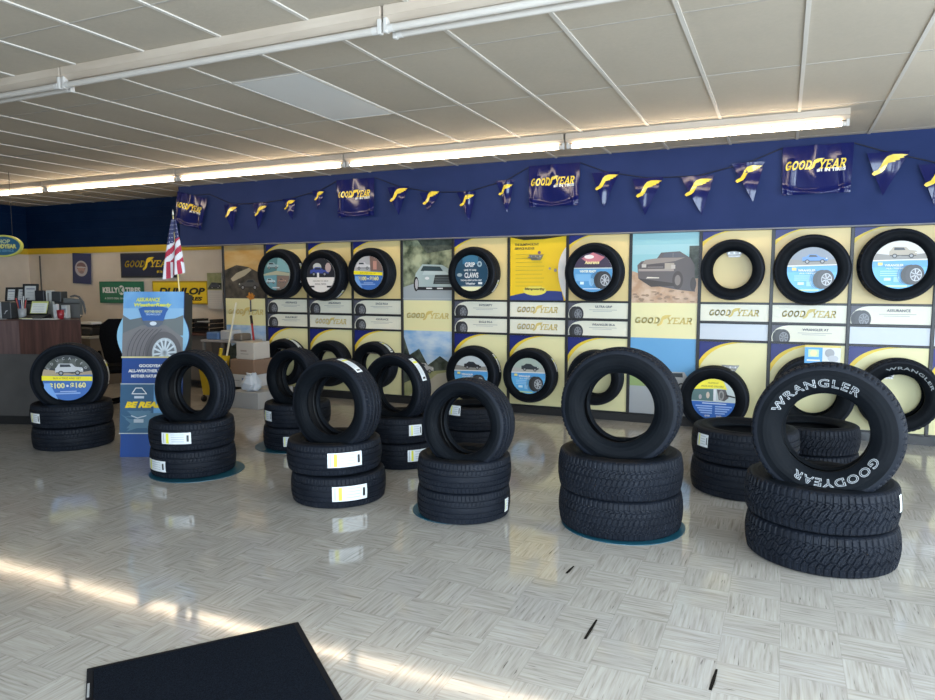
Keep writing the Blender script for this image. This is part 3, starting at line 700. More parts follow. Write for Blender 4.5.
for i, spec in cols.items():
    x0 = CX[i]; PW = CX[i + 1] - x0; W = PW - .034; t = thing('display_panel', col_label(i), 'display panel', (x0, PY, 0), group='tire display panels')
    b = MB(); b.box(.0, PW, .0, .035, .085, 2.034, m_frame); b.build('backing_board', t)
    b = MB(); b.box(.0, .030, -.022, 0, .085, 2.034, m_frame, .002); b.build('frame_post', t)
    b = MB(); b.box(.0, PW, -.03, .035, 0, .085, m_frame); b.build('plinth', t)
    def sheet(name, z0, z1, fn):
        f = Flat(-.004); f.mb.box(0, W, -.004, -.001, z0, z1, m_white); fn(f); o = f.build(name, t); o.location.x = .032; return o
    if spec[0] in ('tire', 'poster'):
        for za, zb in ((zU0 - .02, zU0), (zA0 - .022, zA0 - .004), (zL1 + .002, zL1 + .02), (.087, .10)):
            b = MB(); b.box(.030, PW, -.022, 0, za, zb, m_frame, .002); b.build('rail', t)
        if spec[0] == 'tire':
            def up_(f): f.rect(0, W, zU0, zU1, m_panel_u); corner(f, W, zU1, .33 * W, .10, .05)
            sheet('upper_panel', zU0, zU1, up_)
        else:
            def po(f):
                f.rect(0, W, zU0, zU1, m_black); Yc = mat((.86, .58, .02), .4)
                f.poly([(.0, zU0), (W, zU0), (W, zU1), (.6 * W, zU1 - .03), (.25 * W, zU1 - .035), (0, zU1 - .0)], Yc)
                f.poly(quad_bez((W, zU1 - .12), (.72 * W, zU1 - .34), (W, zU0)), m_white)
                f.poly([(0, zU0), (W * .97, zU0), (W * .93, zU0 + .10)] + quad_bez((W * .93, zU0 + .10), (.5 * W, zU0 + .13), (0, zU0 + .045), 8), mat((.03, .05, .22), .4))
                f.disc(.45 * W, zU0 + .11, .21 * W, .055, pm((.85, .72, .12)))
                f.text('Blimpworthy', .45 * W, zU0 + .125, .035, pm((.10, .08, .03)), .05, width=.36 * W)
                f.text('THE BLIMPWORTHY', .30 * W, zU1 - .085, .028, pm((.15, .12, .03)), .04, width=.44 * W); f.text('SERVICE PLEDGE', .26 * W, zU1 - .13, .026, pm((.15, .12, .03)), .04, width=.36 * W)
                for q in range(9): f.rect(.1 * W, (.62 - .02 * (q % 3)) * W, zU1 - .20 - .045 * q, zU1 - .194 - .045 * q, pm((.55, .40, .04)))
                f.disc(.53 * W, zU1 - .18, .018, .018, pm((.2, .1, .2))); f.disc(.72 * W, zU1 - .36, .014, .014, pm((.4, .35, .3))); f.disc(.82 * W, zU1 - .38, .018, .018, pm((.3, .28, .3)))
            sheet('poster', zU0, zU1, po)
        a_, b2 = spec[1], spec[2]
        sheet('product_card', zA0, zA1, lambda f: card(f, W, zA0, zA1, 'logo' if a_ is None else ('blank' if a_ == 'blank' else 'card'), a_))
        sheet('product_card', zB0, zB1, lambda f: card(f, W, zB0, zB1, 'logo' if b2 is None else ('blank' if b2 == 'blank' else 'card'), b2))
        def lo_(f): f.rect(0, W, zL0, zL1, m_panel_l); corner(f, W, zL1, .50 * W, .20, .085)
        sheet('lower_panel', zL0, zL1, lo_)
        # steel hooks the tires hang on
        for zc in (1.80, .64):
            b = MB(); b.prism_y([(PW / 2 - .085, zc + .03), (PW / 2 - .05, zc - .03), (PW / 2 + .05, zc - .03), (PW / 2 + .085, zc + .03)], -.035, -.006, mat((.30, .29, .28), .35, .7))
            b.box(PW / 2 - .05, PW / 2 + .05, -.17, -.03, zc - .010, zc + .0, mat((.30, .29, .28), .35, .7))
            for q in (-.05, .0, .05): b.tube([(PW / 2 + q, -.035, zc + .012), (PW / 2 + q, -.042, zc + .012)], .008, mat((.6, .6, .58), .3, .8), 8)
            b.build('bracket', t)
    else:
        zS, zT = 1.30, .925
        def top(f):
            f.clip = [(0, zS), (W, zS), (W, zU1), (0, zU1)]
            if spec[1] == 'sunset':
                f.rect(0, W, zS, zU1, m_sunset); f.poly([(0, zS), (W, zS), (W, zU1 - .42), (.6 * W, zU1 - .30), (.3 * W, zU1 - .27), (0, zU1 - .34)], m_mount)
                f.poly([(.15 * W, zU1 - .46), (.3 * W, zU1 - .38), (.62 * W, zU1 - .31), (.68 * W, zU1 - .34), (.5 * W, zU1 - .42), (.2 * W, zU1 - .5)], pm((.42, .38, .28)))
                car(f, .60 * W, zS + .12, .5 * W, (.10, .10, .10), kind='sedan', flip=-1)
            elif spec[1] == 'road':
                f.rect(0, W, zS, zU1, m_leaf); f.poly([(.3 * W, zU1), (.5 * W, zU1 - .16), (W, zU1 - .12), (W, zU1)], m_dark_t)
                f.poly([(0, zS), (W, zS), (W, zS + .16), (.4 * W, zS + .24), (0, zS + .16)], pm((.38, .42, .44)))
                f.poly([(.22 * W, zS + .17), (.26 * W, zS + .33), (.40 * W, zS + .44), (.8 * W, zS + .43), (W, zS + .36), (W, zS + .15), (.7 * W, zS + .13), (.3 * W, zS + .13)], pm((.42, .52, .52)))
                f.poly([(.36 * W, zS + .36), (.42 * W, zS + .42), (.76 * W, zS + .41), (.84 * W, zS + .34)], pm((.04, .07, .08)))
                f.poly([(.62 * W, zS + .20), (.66 * W, zS + .31), (.96 * W, zS + .31), (W, zS + .20)], pm((.05, .06, .06)))
                f.disc(.27 * W, zS + .20, .035, .09, pm((.03, .03, .03))); f.disc(.28 * W, zS + .20, .022, .065, pm((.5, .5, .52))); f.rect(.3 * W, W, zS + .125, zS + .165, pm((.03, .03, .035)))
                f.rect(.48 * W, .60 * W, zS + .14, zS + .155, m_white); f.rect(.7 * W, .82 * W, zS + .14, zS + .155, m_white); f.disc(.50 * W, zS + .27, .03, .018, m_white); f.poly([(.40 * W, zS + .31), (.44 * W, zS + .36), (.86 * W, zS + .355), (.98 * W, zS + .31)], pm((.52, .62, .62))); [f.rect(.66 * W, .95 * W, zS + .215 + .02 * q, zS + .220 + .02 * q, pm((.22, .25, .26))) for q in range(4)]; f.rect(0, W, zS + .02, zS + .026, pm((.5, .54, .55)))
            else:
                f.rect(0, W, zS, zU1, pm((.30, .56, .60))); f.rect(0, W, zU1 - .22, zU1 - .12, pm((.36, .60, .64))); f.rect(.86 * W, W, zS + .2, zU1 - .14, m_dark_t)
                f.poly([(0, zS), (W, zS), (W, zS + .26), (.5 * W, zS + .22), (0, zS + .34)], m_dirt)
                f.poly([(.10 * W, zS + .26), (.08 * W, zS + .40), (.14 * W, zS + .44), (.38 * W, zS + .47), (.44 * W, zS + .53), (.72 * W, zS + .54), (.88 * W, zS + .47), (.94 * W, zS + .40), (.96 * W, zS + .12), (.7 * W, zS + .14), (.30 * W, zS + .19)], pm((.13, .11, .11)))
                f.poly([(.12 * W, zS + .36), (.13 * W, zS + .42), (.50 * W, zS + .415), (.5 * W, zS + .36)], pm((.10, .08, .08))); f.rect(.10 * W, .64 * W, zS + .335, zS + .36, pm((.36, .30, .27)))
                f.poly([(.46 * W, zS + .48), (.49 * W, zS + .52), (.70 * W, zS + .53), (.82 * W, zS + .48)], pm((.12, .12, .14))); f.poly([(.50 * W, zS + .35), (.5 * W, zS + .42), (.64 * W, zS + .42), (.66 * W, zS + .36)], pm((.42, .36, .30)))
                f.poly([(.22 * W, zS + .26), (.24 * W, zS + .275), (.42 * W, zS + .27), (.42 * W, zS + .26)], pm((.75, .70, .6))); f.disc(.70 * W, zS + .24, .055, .095, pm((.08, .065, .06))); f.disc(.70 * W, zS + .24, .03, .055, pm((.25, .21, .19))); f.disc(.93 * W, zS + .2, .03, .07, pm((.08, .065, .06))); f.poly([(.14 * W, zS + .40), (.20 * W, zS + .455), (.44 * W, zS + .475), (.80 * W, zS + .475), (.66 * W, zS + .44), (.5 * W, zS + .425)], pm((.30, .25, .22))); f.rect(.15 * W, .22 * W, zS + .375, zS + .41, pm((.55, .50, .45))); f.rect(.60 * W, .66 * W, zS + .36, zS + .40, pm((.55, .50, .45))); f.rect(.24 * W, .48 * W, zS + .375, zS + .382, pm((.30, .26, .24))); f.poly([(.10 * W, zS + .26), (.64 * W, zS + .21), (.66 * W, zS + .18), (.30 * W, zS + .17)], pm((.06, .05, .045))); f.rect(.62 * W, .625 * W, zS + .48, zS + .525, pm((.3, .28, .27))); [f.disc(rnd.uniform(.02, .95) * W, zS + rnd.uniform(.01, .13), rnd.uniform(.01, .03), rnd.uniform(.006, .014), pm((.36, .24, .16))) for _ in range(26)]
            f.clip = None
        sheet('upper_picture', zS, zU1, top)
        def mid(f): f.rect(0, W, zT, zS, m_panel_l); f.logo(W / 2, (zT + zS) / 2 - .0, W * .88, m_gold, h=W * .10)
        sheet('brand_band', zT, zS, mid)
        def low(f):
            f.clip = [(0, zL0), (W, zL0), (W, zT), (0, zT)]
            f.rect(0, W, zL0, zT, m_sky1 if spec[1] != 'truck' else pm((.14, .38, .66)))
            if spec[1] == 'truck':
                f.poly([(0, zL0), (W, zL0), (W, zL0 + .42), (0, zL0 + .40)], pm((.40, .42, .44))); f.poly([(0, zL0 + .30), (.25 * W, zL0 + .30), (.3 * W, zL0 + .42), (0, zL0 + .46)], pm((.30, .40, .16)))
                car(f, .62 * W, zL0 + .28, .6 * W, (.42, .43, .44), flip=-1)
            else:
                f.poly([(0, zL0), (W, zL0), (W, zL0 + .42), (.75 * W, zL0 + .52), (.5 * W, zL0 + .40), (.32 * W, zL0 + .60), (.12 * W, zL0 + .52), (0, zL0 + .74)], m_dark_t)
                f.poly([(0, zL0), (W, zL0), (W, zL0 + .36), (.6 * W, zL0 + .33), (0, zL0 + .16)], m_grass); f.poly([(.1 * W, zL0), (.75 * W, zL0), (W, zL0 + .24), (W, zL0 + .34), (.7 * W, zL0 + .30)], pm((.45, .43, .36)))
                car(f, .42 * W, zL0 + .30, .4 * W, (.5, .5, .5))
            f.clip = None
        sheet('lower_picture', zL0, zT, low)

# ------------------------------------------------------------------ tires on the wall
G_U = 'tires on the upper row of the wall display'; G_L = 'tires on the lower row of the wall display'
def wall_tire(x, z, R, rb, w, kind, label, group, art=None, rs=.99, Y=None, paper=None, letters=None):
    yc = (PY - .05 - w / 2) if Y is None else Y
    root, surf, crown = make_tire(label, R, w, rb, kind, False, upright_M(x, yc, z, 0, 0), group)
    if art: insert_disc(root, rb, -w * .40, art, rs)
    if paper: paper_label(root, R, crown, math.radians(paper[0]), math.radians(paper[1]), paper[2], paper[3])
    if letters: wrap_text(root, 'lettering', letters[0], letters[1], letters[2], letters[3], surf, mat((.20, .22, .23), .5), .02, span=100)
    return root
wt = wall_tire
wt(-6.101, 1.631, .330, .215, .20, 'plain', 'upper wall tire with the blue green collage card, farthest left', G_U, art_collage, paper=(25, -20, 0, .05))
wt(-5.398, 1.611, .329, .218, .20, 'plain', 'upper wall tire with the white and dark patrol car card', G_U, art_police, paper=(-35, -60, 0, .05))
wt(-4.684, 1.636, .312, .210, .20, 'plain', 'upper wall tire with yellow and blue $100 card', G_U, art_promo('white'))
wt(-3.290, 1.625, .305, .208, .20, 'plain', 'upper wall tire with the dark GRIP and CLAWS card', G_U, art_grip, paper=(-15, -45, 0, .05))
wt(-1.868, 1.625, .318, .212, .21, 'plain', 'upper wall tire with blue and maroon card, right of the yellow poster', G_U, art_winter)
wt(-0.479, 1.640, .303, .193, .20, 'plain', 'upper wall tire with no card and its steel hook showing', G_U)
wt(0.230, 1.632, .337, .215, .22, 'hwy', 'upper wall tire with light blue card and a blue car on it', G_U, art_blue((.22, .25, .30), (.10, .25, .55), 'sedan'))
wt(0.935, 1.672, .330, .216, .24, 'at', 'upper wall tire with light blue card and a pale rocky picture, rightmost full one', G_U, art_blue((.62, .60, .58), (.42, .36, .28)))
wt(1.570, 1.65, .35, .22, .22, 'plain', 'upper wall tire cut off by the right edge of the photo', G_U)
wt(-6.058, .46, .315, .20, .20, 'plain', 'lower wall tire beside the red duster pole and cartons', G_L, paper=(85, 35, -.03, .03))
wt(-5.342, .475, .300, .180, .20, 'plain', 'lower wall tire with no card, behind the ring of the front left stack', G_L)
wt(-4.660, .484, .300, .180, .20, 'plain', 'lower wall tire with no card and a white paper strip, left of the tree picture', G_L, paper=(75, 35, -.02, .04))
wt(-3.298, .452, .330, .215, .20, 'plain', 'lower wall tire with blue card and black car, below the GRIP tire', G_L, art_blue((.55, .60, .62), (.03, .03, .035), 'sedan'), paper=(45, 5, 0, .05))
wt(-2.590, .468, .312, .205, .20, 'plain', 'lower wall tire with blue card and dark car, below the yellow poster', G_L, art_blue((.40, .48, .42), (.04, .05, .06), 'sedan', (.45, .45, .42)), paper=(40, 10, 0, .05))
wt(-1.840, .485, .305, .19, .20, 'plain', 'lower wall tire behind the ring of the big tire on the blue floor disc', G_L)
wt(0.290, .455, .365, .215, .25, 'at', 'lower wall tire right behind the big white lettered tire', G_L)
wt(0.990, .480, .345, .205, .25, 'at', 'lower wall tire with dull white sidewall letters at the right', G_L, letters=('WRANGLER', .250, .026, 66))
# one stands on the floor against the wall
wt(-0.61, .338, .338, .212, .21, 'plain', 'tire standing on the floor by the wall with yellow and blue round card', G_L, art_yellow)

# ------------------------------------------------------------------ stacks on the floor
R_ = math.radians
white_letters = mat((.36, .38, .40), .55)
def lying(x, y, z, R, w, kind, label, spin=0, labels=(), hi=True, rb=None, group='tires lying in the floor stacks'):
    root, surf, crown = make_tire(label, R, w, rb or R * .605, kind, hi, lying_M(x, y, z + w / 2 + .001, spin), group)
    for a0, a1, z0, z1 in labels:
        paper_label(root, R, crown, R_(a0) - spin, R_(a1) - spin, -(z1 - z - w / 2), -(z0 - z - w / 2))
    return root, surf
def standing(x, y, z, R, w, rb, yaw, lean, kind, label, hi=True):
    return make_tire(label, R, w, rb, kind, hi, upright_M(x, y, z, R_(yaw), R_(lean)), 'tires standing on top of the floor stacks')
def shown(s, spin=0): return s
S = [ # key, x, y, R, w, kind, description, labels lower, labels upper, spin
 ('A', -6.038, 4.347, .344, .203, 'rib', 'in the stack in front of the wood counter', [], [(-108, -84, .258, .345)]),
 ('B', -4.309, 4.127, .328, .215, 'rib', 'in the stack right of the blue standee', [(-122, -82, .06, .145)], [(-86, -46, .282, .370)]),
 ('C', -2.844, 4.036, .332, .210, 'rib', 'in the front stack left of centre', [(-63, -21, .055, .155)], [(-63, -22, .280, .378)]),
 ('D', -4.100, 5.180, .304, .207, 'rib', 'in the stack nearest the cartons and brooms', [(-75, -62, .050, .14)], [(-126, -101, .268, .358)]),
 ('F', -2.890, 5.050, .300, .207, 'rib', 'in the stack right behind the front left stack', [(-53, -19, .070, .165)], [(-50, -29, .282, .370)]),
 ('G', -1.879, 4.085, .308, .197, 'rib', 'in the small stack at the centre of the floor', [(-7, 3, .045, .13)], []),
 ('I', -0.893, 4.301, .383, .234, 'hwy', 'in the large stack on the blue floor disc', [], []),
 ('L', 0.235, 4.265, .392, .218, 'at', 'in the front right stack of chunky tread', [], [(-22, -15, .32, .41)]),
 ('J', -0.225, 5.400, .368, .233, 'rib', 'in the stack without a ring, behind the front right stack', [], [(-146, -128, .345, .435)]),
 ('K', 0.240, 6.100, .350, .200, 'at', 'in the stack seen through the ring of the white lettered tire', [], []),
 ('H', -2.560, 5.760, .290, .200, 'rib', 'in the stack seen through the ring of the centre stack', [], [(-112, -88, .344, .43)]),
]
for k, x, y, R, w, kind, d, lo, upl in S:
    jx, jy = rnd.uniform(-.012, .012), rnd.uniform(-.012, .012)
    lying(x + (0.0 if k != 'C' else .01), y, 0.004 if k in 'BDGI' else 0, R, w, kind, 'bottom tire lying ' + d, rnd.uniform(0, 6), lo)
    lying(x + jx - (.025 if k == 'C' else 0) + (.02 if k == 'G' else 0), y + jy, w + .006, R, w, kind, 'upper lying tire ' + d, rnd.uniform(0, 6), upl)
t, sf_, cr_ = standing(-6.01, 4.32, .640, .322, .20, .210, -38, 1, 'rib', 'tire with $100 card standing on the stack by the counter')
insert_disc(t, .210, -.075, art_promo('suv')); paper_label(t, .322, cr_, R_(28), R_(-14), .0, .065)
t, sf_, cr_ = standing(-4.28, 4.14, .662, .316, .22, .197, -9, 3, 'rib', 'dark tire standing on the stack right of the blue standee')
t, sf_, cr_ = standing(-2.81, 3.99, .665, .324, .205, .207, 2, 1, 'rib', 'tire standing on the front stack left of centre, white label on its tread')
paper_label(t, .324, cr_, R_(82), R_(48), -.055, .005); wrap_text(t, 'lettering', 'ASSURANCE', .262, .020, 150, sf_, SIDE, .02, .002); wrap_text(t, 'lettering', 'GOODYEAR', .262, .020, 330, sf_, SIDE, .02, .002)
t, sf_, cr_ = standing(-4.12, 5.20, .628, .284, .20, .183, 4, 1, 'rib', 'tire standing on the stack nearest the cartons')
t, sf_, cr_ = standing(-2.93, 5.03, .632, .295, .19, .200, 4, 0, 'rib', 'tire standing on the rear stack behind the front left one, white strip on its tread')
paper_label(t, .295, cr_, R_(60), R_(16), -.045, .015)
t, sf_, cr_ = standing(-1.82, 4.03, .606, .297, .205, .194, 2, 4, 'rib', 'small tire standing on the centre stack')
wrap_text(t, 'lettering', 'GOODYEAR', .242, .018, 200, sf_, SIDE, .02, .002); m_ = MB(); m_.tube([(-.285 * math.cos(.35), -.1, .25 * math.sin(.9)), (-.285 * math.cos(.35), -.104, .25 * math.sin(.9))], .004, m_yel, 8); 
t, sf_, cr_ = standing(-0.883, 4.23, .755, .364, .23, .216, -1, 2, 'hwy', 'large tire standing on the stack over the blue floor disc')
wrap_text(t, 'lettering', 'GOODYEAR', .29, .026, 160, sf_, SIDE, .02, .002); wrap_text(t, 'lettering', 'FORTERA', .29, .026, 340, sf_, SIDE, .02, .002)
t, sf_, cr_ = standing(0.235, 4.15, .715, .372, .24, .212, 6, 4, 'at', 'big chunky tire with raised white lettering standing on the front right stack')
def outline_text(root, txt, r0, h, ac, st):
    wrap_text(root, 'white_lettering', txt, r0, h, ac, sf_, white_letters, .030, .0028, space=1.2, span=st)
    wrap_text(root, 'letter_filling', txt, r0, h, ac, sf_, SIDE, -.018, .0042, space=1.2, ref=.030, span=st)
outline_text(t, 'WRANGLER', .240, .044, 107, 104); outline_text(t, 'GOODYEAR', .240, .042, -73, 98)
# price tag standing above the lower wall tire
t = thing('price_tag', 'blue and white paper tag above the big white lettered tire', 'tag', tuple(at(822, 363.5, 7.293)))
b = MB(); b.box(-.15, .15, 0, .003, -.0, .17, m_white); b.build('card', t)
f = Flat(-.0005); f.rect(-.15, .15, 0, .17, pm((.70, .72, .72))); f.rect(-.15, .0, 0, .17, pm((.10, .38, .72))); f.rect(-.15, .15, .15, .17, pm((.75, .60, .15))); f.rect(-.12, -.03, .06, .13, pm((.55, .72, .45))); f.disc(-.075, .095, .03, .03, pm((.8, .8, .4)))
f.rect(-.13, -.02, .02, .035, m_white); f.disc(.06, .10, .04, .04, pm((.35, .36, .38))); f.disc(.09, .05, .045, .03, pm((.5, .52, .55))); f.build('print', t)
# teal discs under stacks
m_teal = mat((.012, .085, .13), .35)
for x, y, r, lab in ((-4.262, 4.12, .362, 'round teal floor disc under the stack right of the blue standee'), (-4.13, 5.17, .35, 'round teal floor disc under the stack nearest the cartons'),
                     (-1.93, 4.115, .308, 'round teal floor disc peeking out under the centre stack'), (-0.872, 4.288, .380, 'round teal floor disc under the large stack right of centre')):
    b = MB(); b.prism([(r * math.cos(2 * PI * i / 48), r * math.sin(2 * PI * i / 48)) for i in range(48)], 0, .0035, m_teal)
    o = b.build('floor_disc'); o.location = (x, y, 0.0003); tag(o, lab, 'floor decal', 'teal floor discs')

# ------------------------------------------------------------------ mat
ang = math.atan2(2.39 - 1.743, -1.91 + 2.421)
t = thing('floor_mat', 'dark navy ribbed entrance mat on the pale floor', 'mat', (-2.421, 1.743, 0), (0, 0, ang))
m_matc = noisy('mat_pile', (.0025, .004, .008), (.011, .016, .026), 230, .95, .8, detail=2, spec=.08); m_edge = mat((.006, .007, .010), .7, 0, .2)
b = MB(); b.box(.025, .80, -1.2, -.025, .0005, .010, m_matc); b.build('pile', t)
b = MB()
for x0, x1, y0, y1 in ((0, .825, -.025, 0), (0, .825, -1.225, -1.2), (0, .025, -1.2, -.025), (.80, .825, -1.2, -.025)): b.box(x0, x1, y0, y1, .0003, .0065, m_edge, .002)
b.build('rubber_edge', t)
b = MB(); b.box(.004, .012, -.22, -.12, .0065, .0072, mat((.35, .36, .37), .5)); o = b.build('edge_tag', t)

for (x, y, L_, a_, lab) in ((-.710, 2.872, .19, 1.55, 'dark gouge in a pale floor tile right of the mat'), (-.970, 3.449, .11, 1.49, 'short dark scratch in the floor before the centre stack'), (-.187, 2.682, .16, 1.51, 'thin dark gouge in the floor at the bottom of the photo')):
    b = MB(); b.add([(-L_ / 2, -.005, .0012), (-L_ * .1, -.007, .0012), (L_ / 2, -.004, .0012), (L_ / 2, .004, .0012), (0, .007, .0012), (-L_ / 2, .006, .0012)], [[0, 1, 2, 3, 4, 5]], mat((.012, .010, .008), .9, 0, .1)); b.add([(-L_ / 2, -.005, 0), (-L_ * .1, -.011, 0), (L_ / 2, -.004, 0), (L_ / 2, -.004, .0012), (-L_ * .1, -.011, .0012), (-L_ / 2, -.005, .0012)], [[0, 1, 4, 5], [1, 2, 3, 4]], mat((.012, .010, .008), .9, 0, .1))
    o = b.build('floor_gouge'); o.location = (x, y, .0002); o.rotation_euler.z = a_; tag(o, lab, 'floor mark', 'gouges in the floor tiles')

# ------------------------------------------------------------------ bunting on the bulkhead
def vinyl(c, r=.14): return mat(c, r, coat=.4)
m_vin = mat((.006, .010, .085), .12, 0, .32); m_vy = vinyl((.85, .62, .05), .3); m_vw = vinyl((.78, .78, .78), .3)
t = thing('pennant_bunting', 'string of navy pennants and brand banners across the blue bulkhead', 'bunting', (0, 7.465, 0))
BAN = [(-7.62, 2.745, .56, .44, -.24), (-4.91, 2.80, .56, .46, 0.0), (-2.34, 2.80, .58, .45, 0.0), (.235, 2.80, .60, .45, .0)]
PEN = [(-6.92, 2.58, .36, .26), (-6.41, 2.575, .36, .25), (-5.93, 2.61, .28, .22), (-5.46, 2.69, .24, .20), (-4.30, 2.67, .34, .30), (-3.86, 2.58, .22, .28), (-3.39, 2.56, .34, .24), (-2.91, 2.66, .36, .22),
       (-1.77, 2.68, .37, .30), (-1.33, 2.59, .38, .32), (-.84, 2.58, .39, .32), (-.37, 2.68, .38, .30), (.81, 2.69, .39, .34), (1.22, 2.56, .37, .34), (1.68, 2.54, .37, .34)]
pts = []
for x, z, w, h, r in BAN: pts += [(x - w / 2, z), (x + w / 2, z)]
for x, z, h, w in PEN: pts += [(x, z + .005)]
pts.sort(); pts = [(-7.93, 2.80)] + pts + [(2.4, 2.70)]
b = MB(); b.tube([(p[0], .012, p[1]) for p in pts], .006, mat((.01, .012, .03), .6), 6); b.build('string', t)
for i, (x, z, w, h, r) in enumerate(BAN):
    ph = rnd.uniform(0, 6)
    def wv(X, Z, ph=ph, w=w, h=h):
        u = X / w; v = Z / h
        return -.004 - .020 * math.exp(-((u + .02) / .08) ** 2) * max(0, 1 + v * 2.0) * (1 if v > -.55 else 0) + .010 * math.sin(u * 9 + ph + v * 3) * (.3 + abs(v)) - .018 * math.exp(-((abs(u) - .42 + .1 * (1 + v)) / .035) ** 2) * (1 if v < -.3 else .2) - .016 * math.exp(-((v + .86 + .12 * (1 - (2 * u) ** 2)) / .035) ** 2)
    n1, n2 = 34, 26; v_ = []; f_ = []
    for q in range(n1 + 1):
        for p in range(n2 + 1):
            X = -w / 2 + w * q / n1; Z = -h * p / n2; v_.append((X * (1 - .04 * p / n2), wv(X, Z), Z))
    for q in range(n1):
        for p in range(n2): a = q * (n2 + 1) + p; f_.append([a, a + 1, a + n2 + 2, a + n2 + 1])
    m1 = MB(); m1.add(v_, f_, m_vin, True); o = m1.build('banner', t); o.location = (x, -.012, z); o.rotation_euler = (0, -r, 0)
    f = Flat(-.007, warp=wv); f.logo(-.02 * w, -h * .40, w * .86, m_vy, h=w * .14); f.text('#1 IN TIRES', w * .20, -h * .52, w * .055, m_vw, .05, width=w * .40); f.build('lettering', o)
for i, (x, z, h, w) in enumerate(PEN):
    n1 = 12; fold = rnd.uniform(-.5, .5); amp = rnd.uniform(.006, .018); v_ = []; f_ = []
    def pw(X, Z, amp=amp, fold=fold, w=w, h=h): return -.010 - amp * math.exp(-((X / w - fold * .25 - .1 * Z / h) / .14) ** 2) - .006 * math.sin(Z / h * 7 + fold * 5)
    tipx = rnd.uniform(-.05, .06)
    for p in range(n1 + 1):
        tt = p / n1
        for q in range(n1 + 1):
            X = (-w / 2 + w * q / n1) * (1 - tt) + tipx * tt; Z = -h * tt; v_.append((X, pw(X, Z), Z))
    for p in range(n1):
        for q in range(n1): a = p * (n1 + 1) + q; f_.append([a, a + n1 + 1, a + n1 + 2, a + 1])
    m1 = MB(); m1.add(v_, f_, m_vin, True); o = m1.build('pennant', t); o.location = (x, -.010, z)
    f = Flat(-.006, warp=pw); f.poly(wing(w * .02, -h * .27, w * .62, 1, -.12), m_vy); f.build('emblem', o)

# ------------------------------------------------------------------ office corner
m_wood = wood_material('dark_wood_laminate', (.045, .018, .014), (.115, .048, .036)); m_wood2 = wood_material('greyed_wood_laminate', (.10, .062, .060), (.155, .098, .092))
m_gbase = noisy('grey_base', (.075, .072, .07), (.095, .09, .088), 4, .6); m_grey = mat((.10, .10, .10), .6)
# counter: footprint bends at the corner; items on it are placed in its own plan
Fl = Vector((-9.6, 3.93)); Fc = Vector((-7.30, 4.70)); Fr = Vector((-6.66, 4.93)); back = Vector((-.80, .60)) * .74
def off(p, d): nn = Vector((.33, -.94)); return p + nn * d
t = thing('service_counter', 'L shaped service counter with dark wood front and grey base at the left', 'counter', (Fc.x, Fc.y, 0))
def rel(p): return (p.x - Fc.x, p.y - Fc.y)
def slab_(name, pts, z0, z1, mt, par=t): b = MB(); b.prism([rel(p) for p in pts], z0, z1, mt); return b.build(name, par)
slab_('kick_board', [off(Fl, -.05), off(Fr, -.05), Fr + back, Fl + back], 0, .10, m_black)
slab_('base', [off(Fl, -.02), off(Fc, -.02), off(Fr, -.02), Fr + back, Fc + back, Fl + back], .10, .765, m_gbase)
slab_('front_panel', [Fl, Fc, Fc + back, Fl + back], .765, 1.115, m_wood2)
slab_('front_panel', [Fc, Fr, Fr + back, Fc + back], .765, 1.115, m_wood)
slab_('countertop', [off(Fl, .01), off(Fc, .01), off(Fr, .01), Fr + back, Fc + back, Fl + back], 1.115, 1.130, mat((.07, .035, .028), .4))
# raised shelf at the back of the counter
sb_ = back * .62; se_ = back * .98
t2 = thing('counter_shelf', 'low grey shelf along the back of the service counter', 'shelf', (Fc.x + sb_.x, Fc.y + sb_.y, 1.130))
b = MB(); q0 = Fl - Fc; q1 = (Fr - Fc) * 1.0; d_ = se_ - sb_
b.prism([(q0.x, q0.y), (q1.x, q1.y), (q1.x + d_.x, q1.y + d_.y), (q0.x + d_.x, q0.y + d_.y)], 0, .15, mat((.13, .13, .125), .6)); b.build('carcass', t2)
b = MB(); b.prism([(q0.x, q0.y), (q1.x, q1.y), (q1.x + d_.x, q1.y + d_.y), (q0.x + d_.x, q0.y + d_.y)], .15, .165, mat((.05, .05, .05), .5)); b.build('top', t2)
def on_line(u, depth):
    """point on the counter seen at column u, `depth` metres behind its front edge"""
    d = Fv + Rv * ((u - 467.5) / F_PX); d2 = Vector((d.x, d.y)); p0 = Fc + Vector((-.33, .94)) * depth; e = Vector((.94, .33))
    # solve d2*s = p0 + e*k
    det = d2.x * (-e.y) + e.x * d2.y; s = (p0.x * (-e.y) + e.x * p0.y) / det
    return d2 * s
AZ = math.atan2(.33, .94)
def ctop(name, label, cat, u, depth, z=1.131, group=None, rot=0): p = on_line(u, depth); return thing(name, label, cat, (p.x, p.y, z), (0, 0, AZ + rot), group)
PXM = 8.35 / 696   # metres per pixel at the counter
def w_(px): return px * PXM
